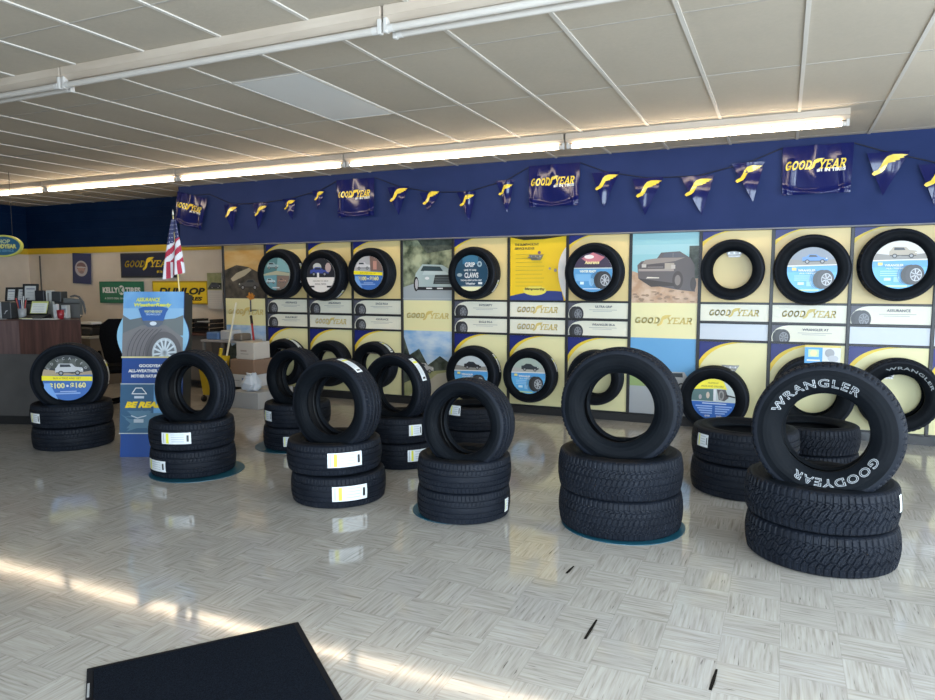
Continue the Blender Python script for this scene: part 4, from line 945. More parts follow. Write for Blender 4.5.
def frame_on(u, wpx, hpx, label, lean=.18, rot=0.0):
    o = ctop('picture_frame', label, 'picture frame', u, .50 + rnd.uniform(0, .02), 1.297, 'framed certificates on the counter shelf', rot); W, Hh = w_(wpx), w_(hpx)
    o.rotation_euler = (-lean, 0, AZ + rot)
    b = MB(); bw = .022
    for x0, x1, z0, z1 in ((-W / 2, W / 2, 0, bw), (-W / 2, W / 2, Hh - bw, Hh), (-W / 2, -W / 2 + bw, bw, Hh - bw), (W / 2 - bw, W / 2, bw, Hh - bw)): b.box(x0, x1, -.012, .010, z0, z1, m_black, .002)
    b.build('frame', o); f = Flat(-.004); f.mb.box(-W / 2 + bw, W / 2 - bw, -.004, .004, bw, Hh - bw, pm((.55, .55, .53)))
    f.rect(-W * .28, W * .28, Hh * .7, Hh * .76, pm((.2, .2, .25))); f.rect(-W * .2, W * .2, Hh * .5, Hh * .53, pm((.3, .3, .3))); f.rect(-W * .3, W * .3, Hh * .38, Hh * .4, pm((.35, .35, .35))); f.rect(-W * .25, -W * .05, Hh * .2, Hh * .24, pm((.25, .25, .3)))
    f.build('certificate', o)
frame_on(33.5, 15, 17, 'black picture frame behind two others on the counter shelf', .1)
frame_on(14, 10, 14, 'leaning silver certificate frame at the left on the counter shelf', .25, .25)
frame_on(26.5, 15, 14, 'black certificate frame standing in front on the counter shelf', .2)
def boxy(name, label, cat, u, depth, z, wpx, hpx, d, c, group=None, bev=.006, rough=.5):
    o = ctop(name, label, cat, u, depth, z, group); b = MB(); b.box(-w_(wpx) / 2, w_(wpx) / 2, -d / 2, d / 2, 0, w_(hpx), mat(c, rough), bev); b.build('body', o); return o
def face(o, wpx, hpx, d, fn): f = Flat(-d / 2 - .0008); fn(f, w_(wpx), w_(hpx)); f.build('print', o)
o = boxy('binder', 'grey binder at the far left on the counter', 'binder', 4, .2, 1.131, 8, 15, .22, (.045, .045, .048), 'grey binders on the counter'); face(o, 8, 15, .22, lambda f, W, h: f.rect(-W * .3, W * .3, h * .35, h * .6, pm((.3, .3, .3))))
o = boxy('binder', 'pale paper holder between two grey binders', 'binder', 9.5, .2, 1.131, 3, 15, .22, (.30, .31, .30), 'grey binders on the counter')
o = boxy('binder', 'dark grey binder left of the pen cup', 'binder', 16, .2, 1.131, 9, 15, .22, (.04, .042, .045), 'grey binders on the counter'); face(o, 9, 15, .22, lambda f, W, h: f.poly(wing(0, h * .4, W * .4), pm((.4, .4, .42))))
o = ctop('pen_cup', 'clear cup full of pens beside the tablet', 'pen cup', 24.5, .12)
b = MB(); b.lathe([(.0, 0), (.035, 0), (.042, .11), (.039, .11), (.033, .006), (0, .006)], mat((.30, .31, .32), .25), 18); b.build('cup', o)
for q in range(7):
    a = q * .9; b = MB(); b.tube([(.012 * math.cos(a), .012 * math.sin(a), .01), (.05 * math.cos(a), .05 * math.sin(a), .20 + .02 * (q % 3))], .005, mat([(.5, .05, .05), (.03, .03, .03), (.6, .6, .6), (.05, .1, .4)][q % 4], .4), 6); b.build('pen', o)
o = ctop('tablet', 'tablet with lit yellow bordered page tilted on a stand on the counter', 'tablet', 40.5, .16)
b = MB(); M_ = Matrix.Translation((0, 0, .045)) @ Matrix.Rotation(-.35, 4, 'X'); b.box(-.10, .10, -.006, .006, 0, .15, m_black, .004, M_); b.build('body', o)
f = Flat(-.0068); f.rect(-.095, .095, .01, .145, mat((.55, .58, .20), .3)); f.rect(-.085, .085, .015, .125, mat((.78, .80, .74), .3)); [f.rect(-.07, .06, .03 + .018 * q, .034 + .018 * q, pm((.45, .46, .45))) for q in range(5)]
pr = f.build('screen', o); pr.matrix_local = M_
b = MB(); b.add([(-.10, -.12, 0), (.12, -.12, 0), (.12, .05, 0), (-.10, .05, 0), (-.10, .02, .05), (.12, .02, .05), (-.10, -.12, .014), (.12, -.12, .014)], [[0, 3, 2, 1], [0, 1, 7, 6], [6, 7, 5, 4], [3, 4, 5, 2], [0, 6, 4, 3], [1, 2, 5, 7]], m_black); b.build('stand', o)
b = MB(); 
o = ctop('paper_sheet', 'white and yellow papers lying on the counter under the tablet', 'paper', 40, .05)
b = MB(); b.box(-.16, .22, -.03, .09, 0, .006, mat((.72, .72, .66), .6)); b.box(-.20, -.06, -.02, .08, .006, .010, mat((.72, .66, .28), .6)); b.build('sheets', o)
boxy('calculator_box', 'black box on the shelf right of the frames', 'box', 46, .52, 1.297, 9, 11, .12, (.012, .013, .018), 'small boxes on the counter shelf')
o = boxy('calendar_box', 'white upright box on the shelf between two dark boxes', 'box', 53.5, .50, 1.297, 6, 11, .06, (.55, .55, .52), 'small boxes on the counter shelf'); face(o, 6, 11, .06, lambda f, W, h: (f.rect(-W * .2, W * .1, h * .1, h * .8, pm((.25, .24, .22)))))
o = boxy('speaker_box', 'dark grey cube on the shelf right of the white box', 'box', 62.5, .50, 1.297, 9, 10, .12, (.035, .038, .04), 'small boxes on the counter shelf')
o = boxy('card_holder', 'pale grey upright card holder behind the red cup', 'card holder', 53.5, .38, 1.131, 6, 15, .03, (.34, .36, .33))
o = boxy('tissue_box', 'white and grey box beside the red cup on the counter', 'box', 68, .22, 1.131, 5, 12, .07, (.40, .42, .43)); face(o, 5, 12, .07, lambda f, W, h: (f.rect(-W * .4, W * .4, h * .1, h * .45, pm((.7, .68, .66))), f.rect(-W * .4, W * .4, h * .6, h * .75, pm((.2, .2, .25)))))
o = ctop('red_cup', 'red cup on the counter near its right end', 'cup', 62.5, .10)
b = MB(); b.lathe([(0, 0), (.028, 0), (.036, .095), (.033, .095), (.026, .005), (0, .005)], mat((.28, .02, .03), .35), 18); b.build('body', o)
o = boxy('brochure_holder', 'small white brochure stand left of the red cup', 'brochure holder', 58.5, .16, 1.131, 4, 13, .04, (.50, .50, .50))
# monitor seen from behind at the right end
o = ctop('computer_monitor', 'grey computer monitor seen from behind at the right end of the counter', 'monitor', 75.5, .45)
b = MB(); prof = [(-w_(8), 0.03), (w_(8), .03), (w_(8), w_(14)), (w_(6), w_(17)), (-w_(8), w_(18))]; b.prism_y(prof, -.02, .02, mat((.13, .135, .13), .5)); b.build('back_shell', o)
b = MB(); b.box(-.07, .07, -.05, .05, 0, .012, m_grey, .004); b.box(-.02, .02, -.01, .01, .012, .05, m_grey); b.build('stand', o)
b = MB(); b.tube([(w_(-2), 0, w_(19)), (w_(2), 0, w_(20)), (w_(6), 0, w_(19)), (w_(10), .0, w_(14)), (w_(11.5), 0, w_(6)), (w_(11.5), 0, .03)], .012, m_grey, 8); b.build('cable_loop', o)
boxy('paper_note', 'small white note on the left of the counter front edge', 'note', 3, .02, 1.131, 7, .3, .05, (.7, .7, .68), bev=0)

# desks behind
def simple_desk(label, x0, x1, y0, y1, z, top_c, body_c, fp=True):
    o = thing('office_desk', label, 'desk', ((x0 + x1) / 2, (y0 + y1) / 2, 0), group='office desks'); W = (x1 - x0) / 2; D = (y1 - y0) / 2
    b = MB(); b.box(-W, W, -D, D, z - .035, z, mat(top_c, .4), .006); b.build('desktop', o)
    for sx in (-1, 1): b = MB(); b.box(sx * (W - .04) - .02, sx * (W - .04) + .02, -D + .03, D - .03, 0, z - .035, mat(body_c, .6)); b.build('side_panel', o)
    b = MB(); b.box(-W + .06, W - .06, -D + .04, -D + .06, .12, z - .035, mat(body_c, .6)); b.build('front_panel', o); return o
simple_desk('beige desk with pale top behind the counter, holding the black printer', -10.4, -9.15, 6.9, 7.6, .74, (.42, .40, .36), (.17, .135, .10))
simple_desk('dark brown desk against the cream wall, right of the blue standee', -8.20, -7.34, 7.42, 8.05, .80, (.075, .03, .025), (.13, .12, .115))
o = thing('printer', 'low black printer with paper on top on the beige desk', 'printer', (-9.45, 7.15, .74))
b = MB(); b.box(-.27, .24, -.17, .17, 0, .13, m_black, .03); b.build('body', o); b = MB(); b.box(-.2, .16, -.1, .12, .13, .165, m_black, .015); b.build('scanner_lid', o); b = MB(); b.box(-.10, .18, -.12, .06, .165, .20, m_white, .004); b.build('paper_stack', o)
for dx, wd, lab in ((-7.93, .15, 'black paper tray left on the dark brown desk'), (-7.56, .15, 'black paper tray right on the dark brown desk')):
    o = thing('paper_tray', lab, 'paper tray', (dx, 7.62, .80), group='black paper trays'); 
    for q in range(3): b = MB(); b.box(-wd, wd, -.13, .13, .01 + q * .065, .022 + q * .065, m_black, .003); b.box(-wd, -wd + .01, -.13, .13, .02 + q * .065, .068 + q * .065, m_black); b.box(wd - .01, wd, -.13, .13, .02 + q * .065, .068 + q * .065, m_black); b.build('tray', o)
    b = MB(); b.box(-.12, .10, -.11, .1, .157, .165, mat((.6, .6, .6), .6)); b.build('paper_stack', o)
o = thing('cardboard_box', 'small brown cardboard box behind the blue standee', 'box', (-8.16, 7.60, .80), (0, 0, .1)); b = MB(); b.box(-.06, .06, -.1, .1, 0, .19, mat((.22, .12, .06), .8), .003); b.build('carton', o)
# office chair
c = at(128, 350, 6.0)
o = thing('office_chair', 'black office chair behind the blue standee', 'office chair', (c.x, c.y, 0), (0, 0, .9))
m_chair = noisy('chair_fabric', (.003, .003, .0035), (.006, .006, .007), 60, .9, spec=.1)
b = MB(); b.box(-.25, .25, -.25, .22, .44, .53, m_chair, .04); b.build('seat', o)
pts_ = [(-.26, .58), (-.20, .50), (.20, .50), (.26, .58), (.31, .85), (.29, 1.0), (.20, 1.07), (-.20, 1.07), (-.29, 1.0), (-.31, .85)]; b = MB(); b.prism_y(pts_, .20, .28, m_chair); b.build('backrest', o)
b = MB(); b.tube([(0, 0, .10), (0, 0, .44)], .03, m_chair, 12); b.build('column', o)
for q in range(5):
    a = q * 2 * PI / 5; b = MB(); b.tube([(0, 0, .11), (.28 * math.cos(a), .28 * math.sin(a), .07)], [.028, .018], m_chair, 8); g = b.build('leg', o)
    b = MB(); b.tube([(.28 * math.cos(a) - .02, .28 * math.sin(a), .03), (.28 * math.cos(a) + .02, .28 * math.sin(a), .03)], .029, m_chair, 12); b.build('caster', g)
for sx in (-1, 1): b = MB(); b.tube([(sx * .27, .1, .5), (sx * .31, .08, .68), (sx * .31, -.15, .70)], .018, m_chair, 8); b.build('armrest', o)

# signs on the office wall
def wall_sign(name, label, u0, v0, u1, v1, fn, frame=None, cat='sign', tilt=0.0):
    a = at(u0, v0, 8.27); c_ = at(u1, v1, 8.27); W = c_.x - a.x; h = a.z - c_.z; o = thing(name, label, cat, (a.x, 8.262, c_.z), (0, -tilt, 0))
    b = MB(); b.box(0, W, -.012, .006, 0, h, mat(frame or (.03, .03, .03), .5), .003); b.build('board', o)
    f = Flat(-.0135); fn(f, W, h); f.build('print', o)
def s_gy(f, W, h): f.rect(.03, W - .03, .03, h - .03, pm((.012, .018, .05))); f.logo(W * .5, h * .56, W * .84, m_yel, h=h * .27, shear=.4); f.text('#1 in Tires', W * .76, h * .24, h * .12, m_yel, .03)
wall_sign('brand_sign', 'dark navy framed sign with yellow wing foot wordmark on the cream wall', 121, 253.5, 178, 277.5, s_gy)
def s_ke(f, W, h): f.rect(.02, W - .02, .02, h - .02, pm((.015, .17, .09))); f.text('KELLY', W * .26, h * .60, h * .26, m_white, .05, width=W * .36); f.text('TIRES', W * .77, h * .60, h * .26, m_white, .05, width=W * .34); f.disc(W * .515, h * .60, h * .2, h * .22, m_white); f.text('K', W * .515, h * .6, h * .28, pm((.015, .17, .09)), .06); f.text('A GOOD DEAL ON A GREAT TIRE', W * .5, h * .22, h * .09, m_white, .02, width=W * .75)
wall_sign('tire_sign', 'green sign with white lettering left of the blue standee', 100, 281.5, 145, 303.5, s_ke, (.012, .13, .07))
def s_du(f, W, h): f.rect(.025, W - .02, .025, h - .025, m_yel); f.text('DUNLOP', W * .54, h * .56, h * .30, m_black, .05, shear=.25, width=W * .84); f.text('TYRES', W * .72, h * .24, h * .17, m_black, .05, shear=.25, width=W * .38)
wall_sign('tire_sign', 'yellow sign with black lettering right above the blue standee', 153, 281, 209, 304.5, s_du, (.45, .28, .01))
def s_cal(f, W, h): f.rect(0, W, 0, h, pm((.62, .60, .57))); f.rect(0, W, h * .52, h, m_grass); f.poly([(0, h * .55), (W, h * .55), (W, h * .72), (.3 * W, h * .74)], m_dark_t); car(f, W * .55, h * .56, W * .7, (.06, .07, .10)); [f.rect(.06 * W, .94 * W, h * (.08 + .06 * q), h * (.085 + .06 * q), pm((.42, .42, .42))) for q in range(6)]; f.rect(.1 * W, .9 * W, h * .46, h * .485, pm((.5, .5, .52)))
wall_sign('wall_calendar', 'wall calendar with car picture right of the yellow sign', 208, 273, 223.5, 309, s_cal, (.6, .6, .58), 'calendar')
def s_po(f, W, h): f.rect(0, W, 0, h, pm((.03, .04, .12))); f.disc(W * .5, h * .5, W * .36, h * .26, pm((.50, .48, .50))); f.disc(W * .5, h * .56, W * .26, h * .14, pm((.22, .12, .12))); f.disc(W * .5, h * .46, W * .2, h * .12, pm((.48, .30, .25))); f.rect(W * .25, W * .75, h * .52, h * .56, pm((.6, .58, .58))); f.disc(W * .52, h * .38, W * .13, h * .05, pm((.3, .2, .2)))
wall_sign('wall_poster', 'small navy poster with a round emblem hung slightly crooked', 72.5, 253, 91.5, 283, s_po, (.03, .04, .12), 'poster', -.05)
# oval sign hanging above the counter
p = at(4, 246, 5.6)
o = thing('hanging_sign', 'oval blue and yellow sign hanging above the counter at the left edge', 'sign', (p.x, 5.6, p.z), (0, 0, .35))
def ov(a, b_, n=40): return [(a * math.cos(2 * PI * i / n), b_ * math.sin(2 * PI * i / n)) for i in range(n)]
b = MB(); b.prism_y(ov(.245, .135), -.02, .02, mat((.62, .62, .12), .4)); b.build('rim', o)
f = Flat(-.0205); f.poly(ov(.225, .115), pm((.02, .12, .22))); f.text('SHOP', .0, .055, .05, pm((.55, .62, .35)), .04, width=.2); f.text('GOODYEAR', .0, -.005, .055, pm((.75, .70, .20)), .06, width=.36); f.text('AUTO SERVICE', 0, -.06, .03, pm((.15, .35, .5)), .03, width=.28); f.build('print', o)
b = MB()
for sx in (-.12, .12): b.tube([(sx, 0, .11), (sx, 0, CEIL - p.z)], .003, m_black, 6)
b.build('hanging_wire', o)
b = MB(); b.tube([(XL + .35, YB - .03, 2.0), (XL + .35, YB - .03, 1.2), (XL + .42, YB - .03, .9)], .012, mat((.10, .09, .08), .6), 8); o = b.build('wall_cable'); tag(o, 'thin dark cable running down the cream wall by the corner', 'cable')

# ------------------------------------------------------------------ standee and flag
A0 = Vector((-5.212, 4.167)); A1 = Vector((-4.728, 4.386)); W = (A1 - A0).length; az = math.atan2(A1.y - A0.y, A1.x - A0.x); Hs = 1.447
t = thing('promo_standee', 'tall blue cardboard standee with a huge tire picture left of the second stack', 'standee', (A0.x, A0.y, 0), (-.14, 0, az))
bul = lambda s, n=10: [(W / 2 + s * (W / 2 + .05 * math.sin(PI * q / n)), 0.90 + .32 * q / n) for q in range(n + 1)]
out = [(0.0, 0), (W, 0)] + bul(1) + [(W, Hs), (0, Hs)] + bul(-1)[::-1]
b = MB(); b.prism_y(out, 0, .012, mat((.03, .07, .26), .45)); b.build('front_board', t)
b = MB(); b.prism_y([(W * .1, .035), (W * .9, .035), (W * .9, Hs * .8), (W * .1, Hs * .8)], .20, .21, m_black); b.box(.10 * W, .12 * W, .012, .20, .035, Hs * .8, m_black); b.box(W - .03, W - .004, .012, .20, .035, Hs - .01, m_black); b.build('support_box', t)
f = Flat(-.0006)
f.rect(0, W, 0, Hs, pm((.02, .07, .27)))
f.rect(0, W, .88, Hs, noisy('printed_sky', (.10, .27, .55), (.22, .44, .68), 3, .4)); f.rect(0, W, 1.16, 1.30, pm((.26, .46, .66)))
for s in (-1, 1): f.poly([(W / 2 + s * W * .38, .90)] + bul(s), pm((.26, .48, .64)))
f.poly([(0, 1.06), (0, 1.24), (.12 * W, 1.20), (.32 * W, 1.22), (.5 * W, 1.12), (.5 * W, 1.06)], pm((.14, .16, .17))); f.poly([(W, 1.06), (W, 1.24), (.86 * W, 1.21), (.66 * W, 1.20), (.5 * W, 1.12), (.5 * W, 1.06)], pm((.16, .18, .18)))
f.poly([(0, .88), (0, 1.08), (.32 * W, 1.15), (.72 * W, 1.15), (W, 1.04), (W, .88)], pm((.20, .19, .19)))
# big tire
f.clip = [(0, .876), (W, .876), (W, 1.3), (0, 1.3)]
f.poly([(.04 * W, .86), (.08 * W, 1.0), (.2 * W, 1.09), (.42 * W, 1.14), (.7 * W, 1.12), (.90 * W, 1.02), (.98 * W, .86)], pm((.19, .175, .18)))
f.disc(.68 * W, .905, .30 * W, .19, pm((.13, .12, .125))); f.disc(.70 * W, .905, .205 * W, .135, pm((.50, .55, .58))); f.disc(.70 * W, .905, .17 * W, .11, pm((.16, .18, .20)))
f.polys([stroke([(.70 * W, .905), (.70 * W + .18 * W * math.cos(a), .905 + .12 * math.sin(a))], .016)[0] for a in [i * PI / 7 + .1 for i in range(14)]], pm((.62, .68, .72)))
for q in range(6): f.polys(stroke(quad_bez(((.09 + .065 * q) * W, .87), ((.10 + .07 * q) * W, 1.03), ((.30 + .07 * q) * W, 1.115)), .006), pm((.09, .085, .09)))
f.clip = None
f.poly([(.26 * W, 1.295), (.30 * W, 1.24), (.36 * W, 1.16), (.42 * W, 1.135), (.60 * W, 1.135), (.66 * W, 1.16), (.72 * W, 1.26), (.76 * W, 1.295), (.62 * W, 1.32), (.40 * W, 1.32)], pm((.04, .12, .36))); f.poly([(.36 * W, 1.16), (.42 * W, 1.135), (.60 * W, 1.135), (.66 * W, 1.16), (.68 * W, 1.19), (.34 * W, 1.19)], pm((.12, .14, .18)))
f.disc(.51 * W, 1.165, .03, .018, pm((.65, .70, .75))); f.text('WEATHER READY', .51 * W, 1.27, .022, pm((.5, .55, .3)), .04, width=.30 * W); f.text('TECHNOLOGY', .51 * W, 1.245, .016, pm((.4, .55, .75)), .03, width=.25 * W)
f.text('ASSURANCE', .42 * W, 1.375, .034, pm((.70, .70, .10)), .03, shear=.2, width=.40 * W); f.text('WeatherReady', .50 * W, 1.325, .040, pm((.72, .72, .12)), .04, shear=.2, width=.62 * W)
f.rect(0, W, .862, .876, pm((.66, .58, .30)))
for q, s in enumerate(('GOODYEAR\'S', 'ALL-WEATHER TIRE FOR', 'MOTHER NATURE\'S WORST')): f.text(s, .52 * W, .795 - .045 * q, .028, m_white, .05, width=(.45, .80, .70)[q] * W)
f.rect(0, W, .632, .640, pm((.5, .55, .6))); f.rect(0, W, .21, .632, pm((.04, .11, .20))); f.rect(.55 * W, W, .36, .632, pm((.14, .34, .58)))
for q in range(14): f.poly([(rnd.uniform(0, .9) * W, rnd.uniform(.22, .42)) for _ in range(3)], pm((.10, .20, .28)))
f.polys(stroke([(.20 * W, .55), (.26 * W, .60), (.36 * W, .60), (.44 * W, .55), (.20 * W, .55)], .008), m_white); f.rect(.24 * W, .40 * W, .51, .53, pm((.6, .65, .7))); f.polys(stroke([(.20 * W, .36), (.30 * W, .34), (.44 * W, .36)], .008), pm((.6, .65, .7))); f.rect(.24 * W, .40 * W, .30, .33, pm((.45, .5, .55)))
f.text('BE READY', .48 * W, .455, .055, m_yel, .07, shear=.3, width=.78 * W)
f.rect(0, W, .203, .211, pm((.5, .55, .55))); f.logo(.72 * W, .115, .42 * W, m_yel)
f.build('printed_picture', t)
# small american flag on a pole behind the standee
fb = Vector((-4.80, 4.62)); t = thing('flag', 'small american flag drooping on a thin gold pole behind the blue standee', 'flag', (fb.x, fb.y, 0))
top_ = at(173, 216, fb.y - .0); base_ = at(180, 300, fb.y)
d_ = (top_ - base_); z0p = .02; foot = base_ - d_ * ((base_.z - z0p) / d_.z); lp = lambda p: (p.x - fb.x, p.y - fb.y, p.z)
b = MB(); b.tube([lp(foot), lp(top_)], .006, mat((.65, .52, .22), .35, .3), 8); b.build('pole', t)
b = MB(); b.lathe([(0, 0), (.11, 0), (.11, .012), (.03, .03), (.012, .06), (0, .06)], mat((.5, .38, .12), .35, .6), 24, c=(foot.x - fb.x, foot.y - fb.y, 0)); b.build('base', t)
b = MB(); b.lathe([(0, 0), (.009, .01), (.003, .05), (0, .06)], mat((.6, .58, .5), .3, .6), 10, c=lp(top_)); b.build('finial', t)
fm = MB(); nU, nV = 40, 56; Lh = .47
red = mat((.42, .02, .05), .7); wht = mat((.70, .68, .70), .7); ublue = mat((.03, .035, .11), .7)
def fp(u, v):   # v: down the drooping cloth, u across the folds
    hx = lp(top_); wdt = .05 + .17 * v ** .7; cx = .012 - .030 * v
    x = hx[0] + .006 + cx + (u - .45) * wdt; z = hx[2] - .03 - Lh * v - .06 * (1 - u) * v + .03 * u * 0
    y = hx[1] - .016 - .022 * math.sin(u * 9 + v * 2) * (.3 + v)
    return (x, y, z)
for i in range(nU):
    for j in range(nV):
        u0, u1, v0, v1 = i / nU, (i + 1) / nU, j / nV, (j + 1) / nV; uc = (u0 + u1) / 2; vc = (v0 + v1) / 2
        if vc + .10 * uc < .44: mt = ublue if not ((i % 5 == 2) and (j % 4 == 1)) else wht
        else:
            k_ = (vc + .30 * uc) * 9 if vc < .70 + .1 * uc else uc * 9; mt = red if int(k_) % 2 else wht
        fm.add([fp(u0, v0), fp(u1, v0), fp(u1, v1), fp(u0, v1)], [[0, 3, 2, 1]], mt, False)
fm.build('cloth', t)

# ------------------------------------------------------------------ brooms, bucket, cartons by the sunset panel
def at_floor(u, v, Y): p = at(u, v, Y); return (p.x, p.y, 0)
m_card = mat((.55, .50, .44), .8); m_cardb = mat((.24, .15, .10), .8); m_bag = mat((.60, .66, .74), .5)
def carton(label, u0, u1, Y, v0, v1, d, mt, z=None, fn=None, name='carton', rot=0):
    a = at(u0, v0, Y); c_ = at(u1, v1, Y); z0 = c_.z if z is None else z; o = thing(name, label, 'box', ((a.x + c_.x) / 2, Y + d / 2, z0), (0, 0, rot), 'cartons by the brooms')
    w2 = (c_.x - a.x) / 2; hh = a.z - z0; b = MB(); b.box(-w2, w2, -d / 2, d / 2, 0, hh, mt, .004); b.build('box_body', o)
    b = MB(); b.box(-w2, w2, -.025, .025, hh, hh + .001, mat((.50, .42, .28), .5)); b.build('tape', o)
    if fn: f = Flat(-d / 2 - .001); fn(f, w2, hh); f.build('print', o)
    return hh + z0
z1 = carton('grey white carton at the bottom of the pile by the brooms', 229, 258, 6.46, 391, 401, .66, mat((.42, .42, .42), .8), 0)
z2 = carton('white carton with small blue print, second from the floor', 229, 253, 6.76, 374, 389, .34, mat((.60, .60, .60), .7), z1 + .002, lambda f, w, h: (f.rect(w * .1, w * .5, h * .45, h * .75, pm((.06, .14, .35))), f.rect(-w * .7, -w * .1, h * .5, h * .56, pm((.3, .3, .3)))))
z3 = carton('brown carton in the middle of the pile by the brooms', 230, 254, 6.77, 359, 374, .36, m_cardb, z2 + .002)
z4 = carton('tilted cream carton on top of the pile', 236, 254, 6.80, 342, 359, .30, m_card, z3 + .002, lambda f, w, h: (f.rect(-w * .5, w * .4, h * .3, h * .34, pm((.3, .26, .22))), f.rect(-w * .5, w * .2, h * .45, h * .55, pm((.34, .28, .24)))))
p = at(252, 392, 6.60); o = thing('plastic_bag', 'pale blue crumpled plastic bag on the lowest carton', 'bag', (p.x, 6.60, z1 + .002))
b = MB(); b.lathe([(0, 0), (.07, 0), (.115, .04), (.12, .10), (.10, .16), (.05, .19), (.06, .21), (.02, .20), (0, .19)], m_bag, 11, False); b.v = [(x + rnd.uniform(-.022, .022), y + rnd.uniform(-.022, .022), z + (rnd.uniform(-.02, .02) if z > .03 else 0)) for x, y, z in b.v]; b.build('sack', o)
o = thing('wall_shelf', 'cluttered low table behind the cartons under the sunset panel', 'table', (-6.83, 7.28, 0))
b = MB(); b.box(-.36, .36, -.2, .2, .72, .75, mat((.35, .35, .36), .5), .004); b.build('tabletop', o)
for sx in (-.33, .33):
    for sy in (-.17, .17): b = MB(); b.box(sx - .015, sx + .015, sy - .015, sy + .015, 0, .72, mat((.2, .2, .2), .4)); b.build('leg', o)
for x, wd, hh, c_, lab in ((-7.02, .11, .10, (.10, .20, .42), 'blue folded packet on the cluttered table'), (-6.78, .10, .13, (.50, .52, .55), 'white packet on the cluttered table'), (-6.58, .07, .09, (.16, .13, .10), 'brown packet on the cluttered table')):
    o = thing('packet', lab, 'packet', (x, 7.22, .751), group='packets on the cluttered table'); b = MB(); b.box(-wd, wd, -.1, .1, 0, hh, mat(c_, .6), .015); b.build('wrapper', o)
# mop bucket
p = at(217, 366, 6.75)
o = thing('mop_bucket', 'yellow mop bucket with wringer behind the second stack', 'bucket', (p.x, 6.75, 0)); my = mat((.62, .42, .02), .45)
b = MB(); b.add([(-.13, -.12, .09), (.13, -.12, .09), (.13, .12, .09), (-.13, .12, .09), (-.16, -.15, .42), (.16, -.15, .42), (.16, .15, .42), (-.16, .15, .42)], [[0, 3, 2, 1], [0, 1, 5, 4], [1, 2, 6, 5], [2, 3, 7, 6], [3, 0, 4, 7], [4, 5, 6, 7]], my); b.build('tub', o)
b = MB(); b.add([(-.11, -.13, .40), (.11, -.13, .40), (.09, .10, .40), (-.09, .10, .40), (-.13, -.15, .60), (.13, -.15, .60), (.11, .12, .58), (-.11, .12, .58)], [[0, 3, 2, 1], [0, 1, 5, 4], [1, 2, 6, 5], [2, 3, 7, 6], [3, 0, 4, 7]], my); b.build('wringer', o)
b = MB(); b.tube([(.13, -.12, .40), (.215, -.14, .70)], .022, my, 10); b.build('wringer_handle', o)
for sx in (-.13, .13):
    for sy in (-.11, .11): b = MB(); b.tube([(sx - .015, sy, .04), (sx + .015, sy, .04)], .038, m_black, 12); b.box(sx - .01, sx + .01, sy - .01, sy + .01, .05, .09, m_black); b.build('caster', o)
# mop with white pole leaning
a = at(236, 303, 7.30); c_ = at(224, 372, 6.72); o = thing('mop', 'mop with a long white pole leaning against the sunset panel', 'mop', (c_.x, c_.y, 0)); rl = lambda q: (q[0] - c_.x, q[1] - c_.y, q[2])
foot = Vector(c_) - (Vector(a) - Vector(c_)) * ((c_.z - .10) / (a.z - c_.z)); b = MB(); b.tube([rl(foot), rl(a)], .013, mat((.70, .68, .55), .5), 8); b.build('pole', o)
b = MB(); b.lathe([(.02, .11), (.05, .08), (.10, .0), (0, 0)], mat((.45, .43, .38), .9), 12, c=(foot.x - c_.x, foot.y - c_.y, 0)); b.build('mop_head', o)
a = at(221, 350, 7.3); c_ = at(232, 318, 7.36)
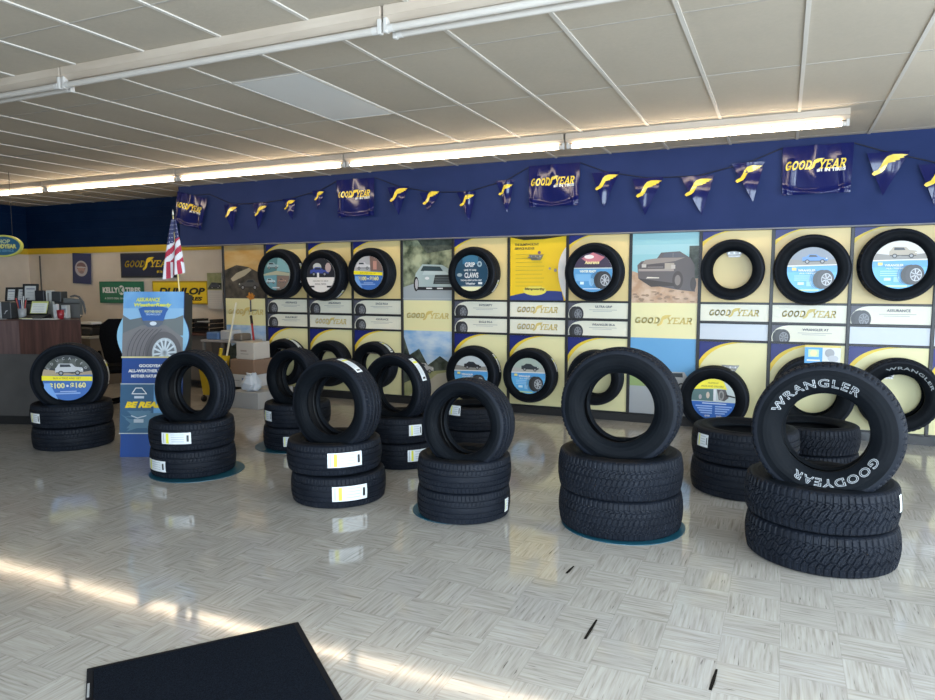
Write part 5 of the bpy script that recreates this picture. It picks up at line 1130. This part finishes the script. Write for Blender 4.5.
# broom with a red pole and orange duster beside it
bt = at(259, 386, 6.95); tp = at(251, 316, 7.40); o = thing('push_broom', 'broom with red pole standing by the first wall tire', 'broom', (bt.x, bt.y, 0)); d_ = Vector(tp) - Vector(bt); ft = Vector(bt) - d_ * ((bt.z - .06) / d_.z); rl = lambda q: (q[0] - bt.x, q[1] - bt.y, q[2])
b = MB(); b.tube([rl(ft), rl(Vector(bt) + d_ * .88)], .014, mat((.34, .02, .03), .4), 8); b.build('pole', o); b = MB(); b.tube([rl(Vector(bt) + d_ * .88), rl(tp)], .018, m_black, 8); b.build('grip', o)
b = MB(); b.box(ft.x - bt.x - .07, ft.x - bt.x + .11, ft.y - bt.y - .03, ft.y - bt.y + .03, .0, .07, mat((.03, .06, .16), .7), .01); b.build('brush', o)
tp = at(250.5, 300, 7.47); o = thing('feather_duster', 'orange duster with a dark stick hanging in front of the sunset panel', 'duster', (tp.x, 7.47, 1.12)); zt = tp.z - 1.12
b = MB(); b.tube([(0, 0, 0), (0, 0, zt)], .010, mat((.03, .03, .04), .4), 8); b.build('stick', o)
prof = []; b = MB()
for q in range(40):
    a_ = rnd.uniform(0, 2 * PI); e_ = rnd.uniform(-.4, 1.3); r_ = rnd.uniform(.04, .075); b.tube([(0, 0, zt + rnd.uniform(0, .04)), (r_ * math.cos(a_) * math.cos(e_), min(.06, r_ * math.sin(a_) * math.cos(e_)), zt + .04 + r_ * math.sin(e_))], [.012, .004], mat((.55, .22, .03), .8), 5)
b.build('feathers', o)
b = MB(); b.tube([(0, 0, .02), (0, .12, .02)], .005, m_black, 6); b.build('hook', o)

# ------------------------------------------------------------------ light
w = bpy.data.worlds.new('world'); sc.world = w; w.use_nodes = True
bg = w.node_tree.nodes['Background']; bg.inputs[0].default_value = (.75, .86, 1.0, 1); bg.inputs[1].default_value = 0.35
def area(name, loc, rot, sx, sy, power, colr):
    ld = bpy.data.lights.new(name, 'AREA'); ld.shape = 'RECTANGLE'; ld.size = sx; ld.size_y = sy; ld.energy = power; ld.color = colr
    o = bpy.data.objects.new(name, ld); col.objects.link(o); o.location = loc; o.rotation_euler = rot
for (a, d), P in zip(FH, (2, 4, 25, 580)): area('daylight', ((a + d) / 2, YF - .30, 1.5), (PI / 2, 0, 0), d - a, 2.2, P, (.68, .84, 1.0))
for (a, d), P in zip(RH, (400, 240, 50)): area('daylight', (XR + .35, (a + d) / 2, 1.5), (PI / 2, 0, PI / 2), d - a, 2.2, P, (.74, .87, 1.0))
sc.view_settings.view_transform = 'Standard'; sc.view_settings.look = 'None'; sc.view_settings.gamma = 1; sc.view_settings.use_curve_mapping = False
sc.view_settings.exposure = 0.0
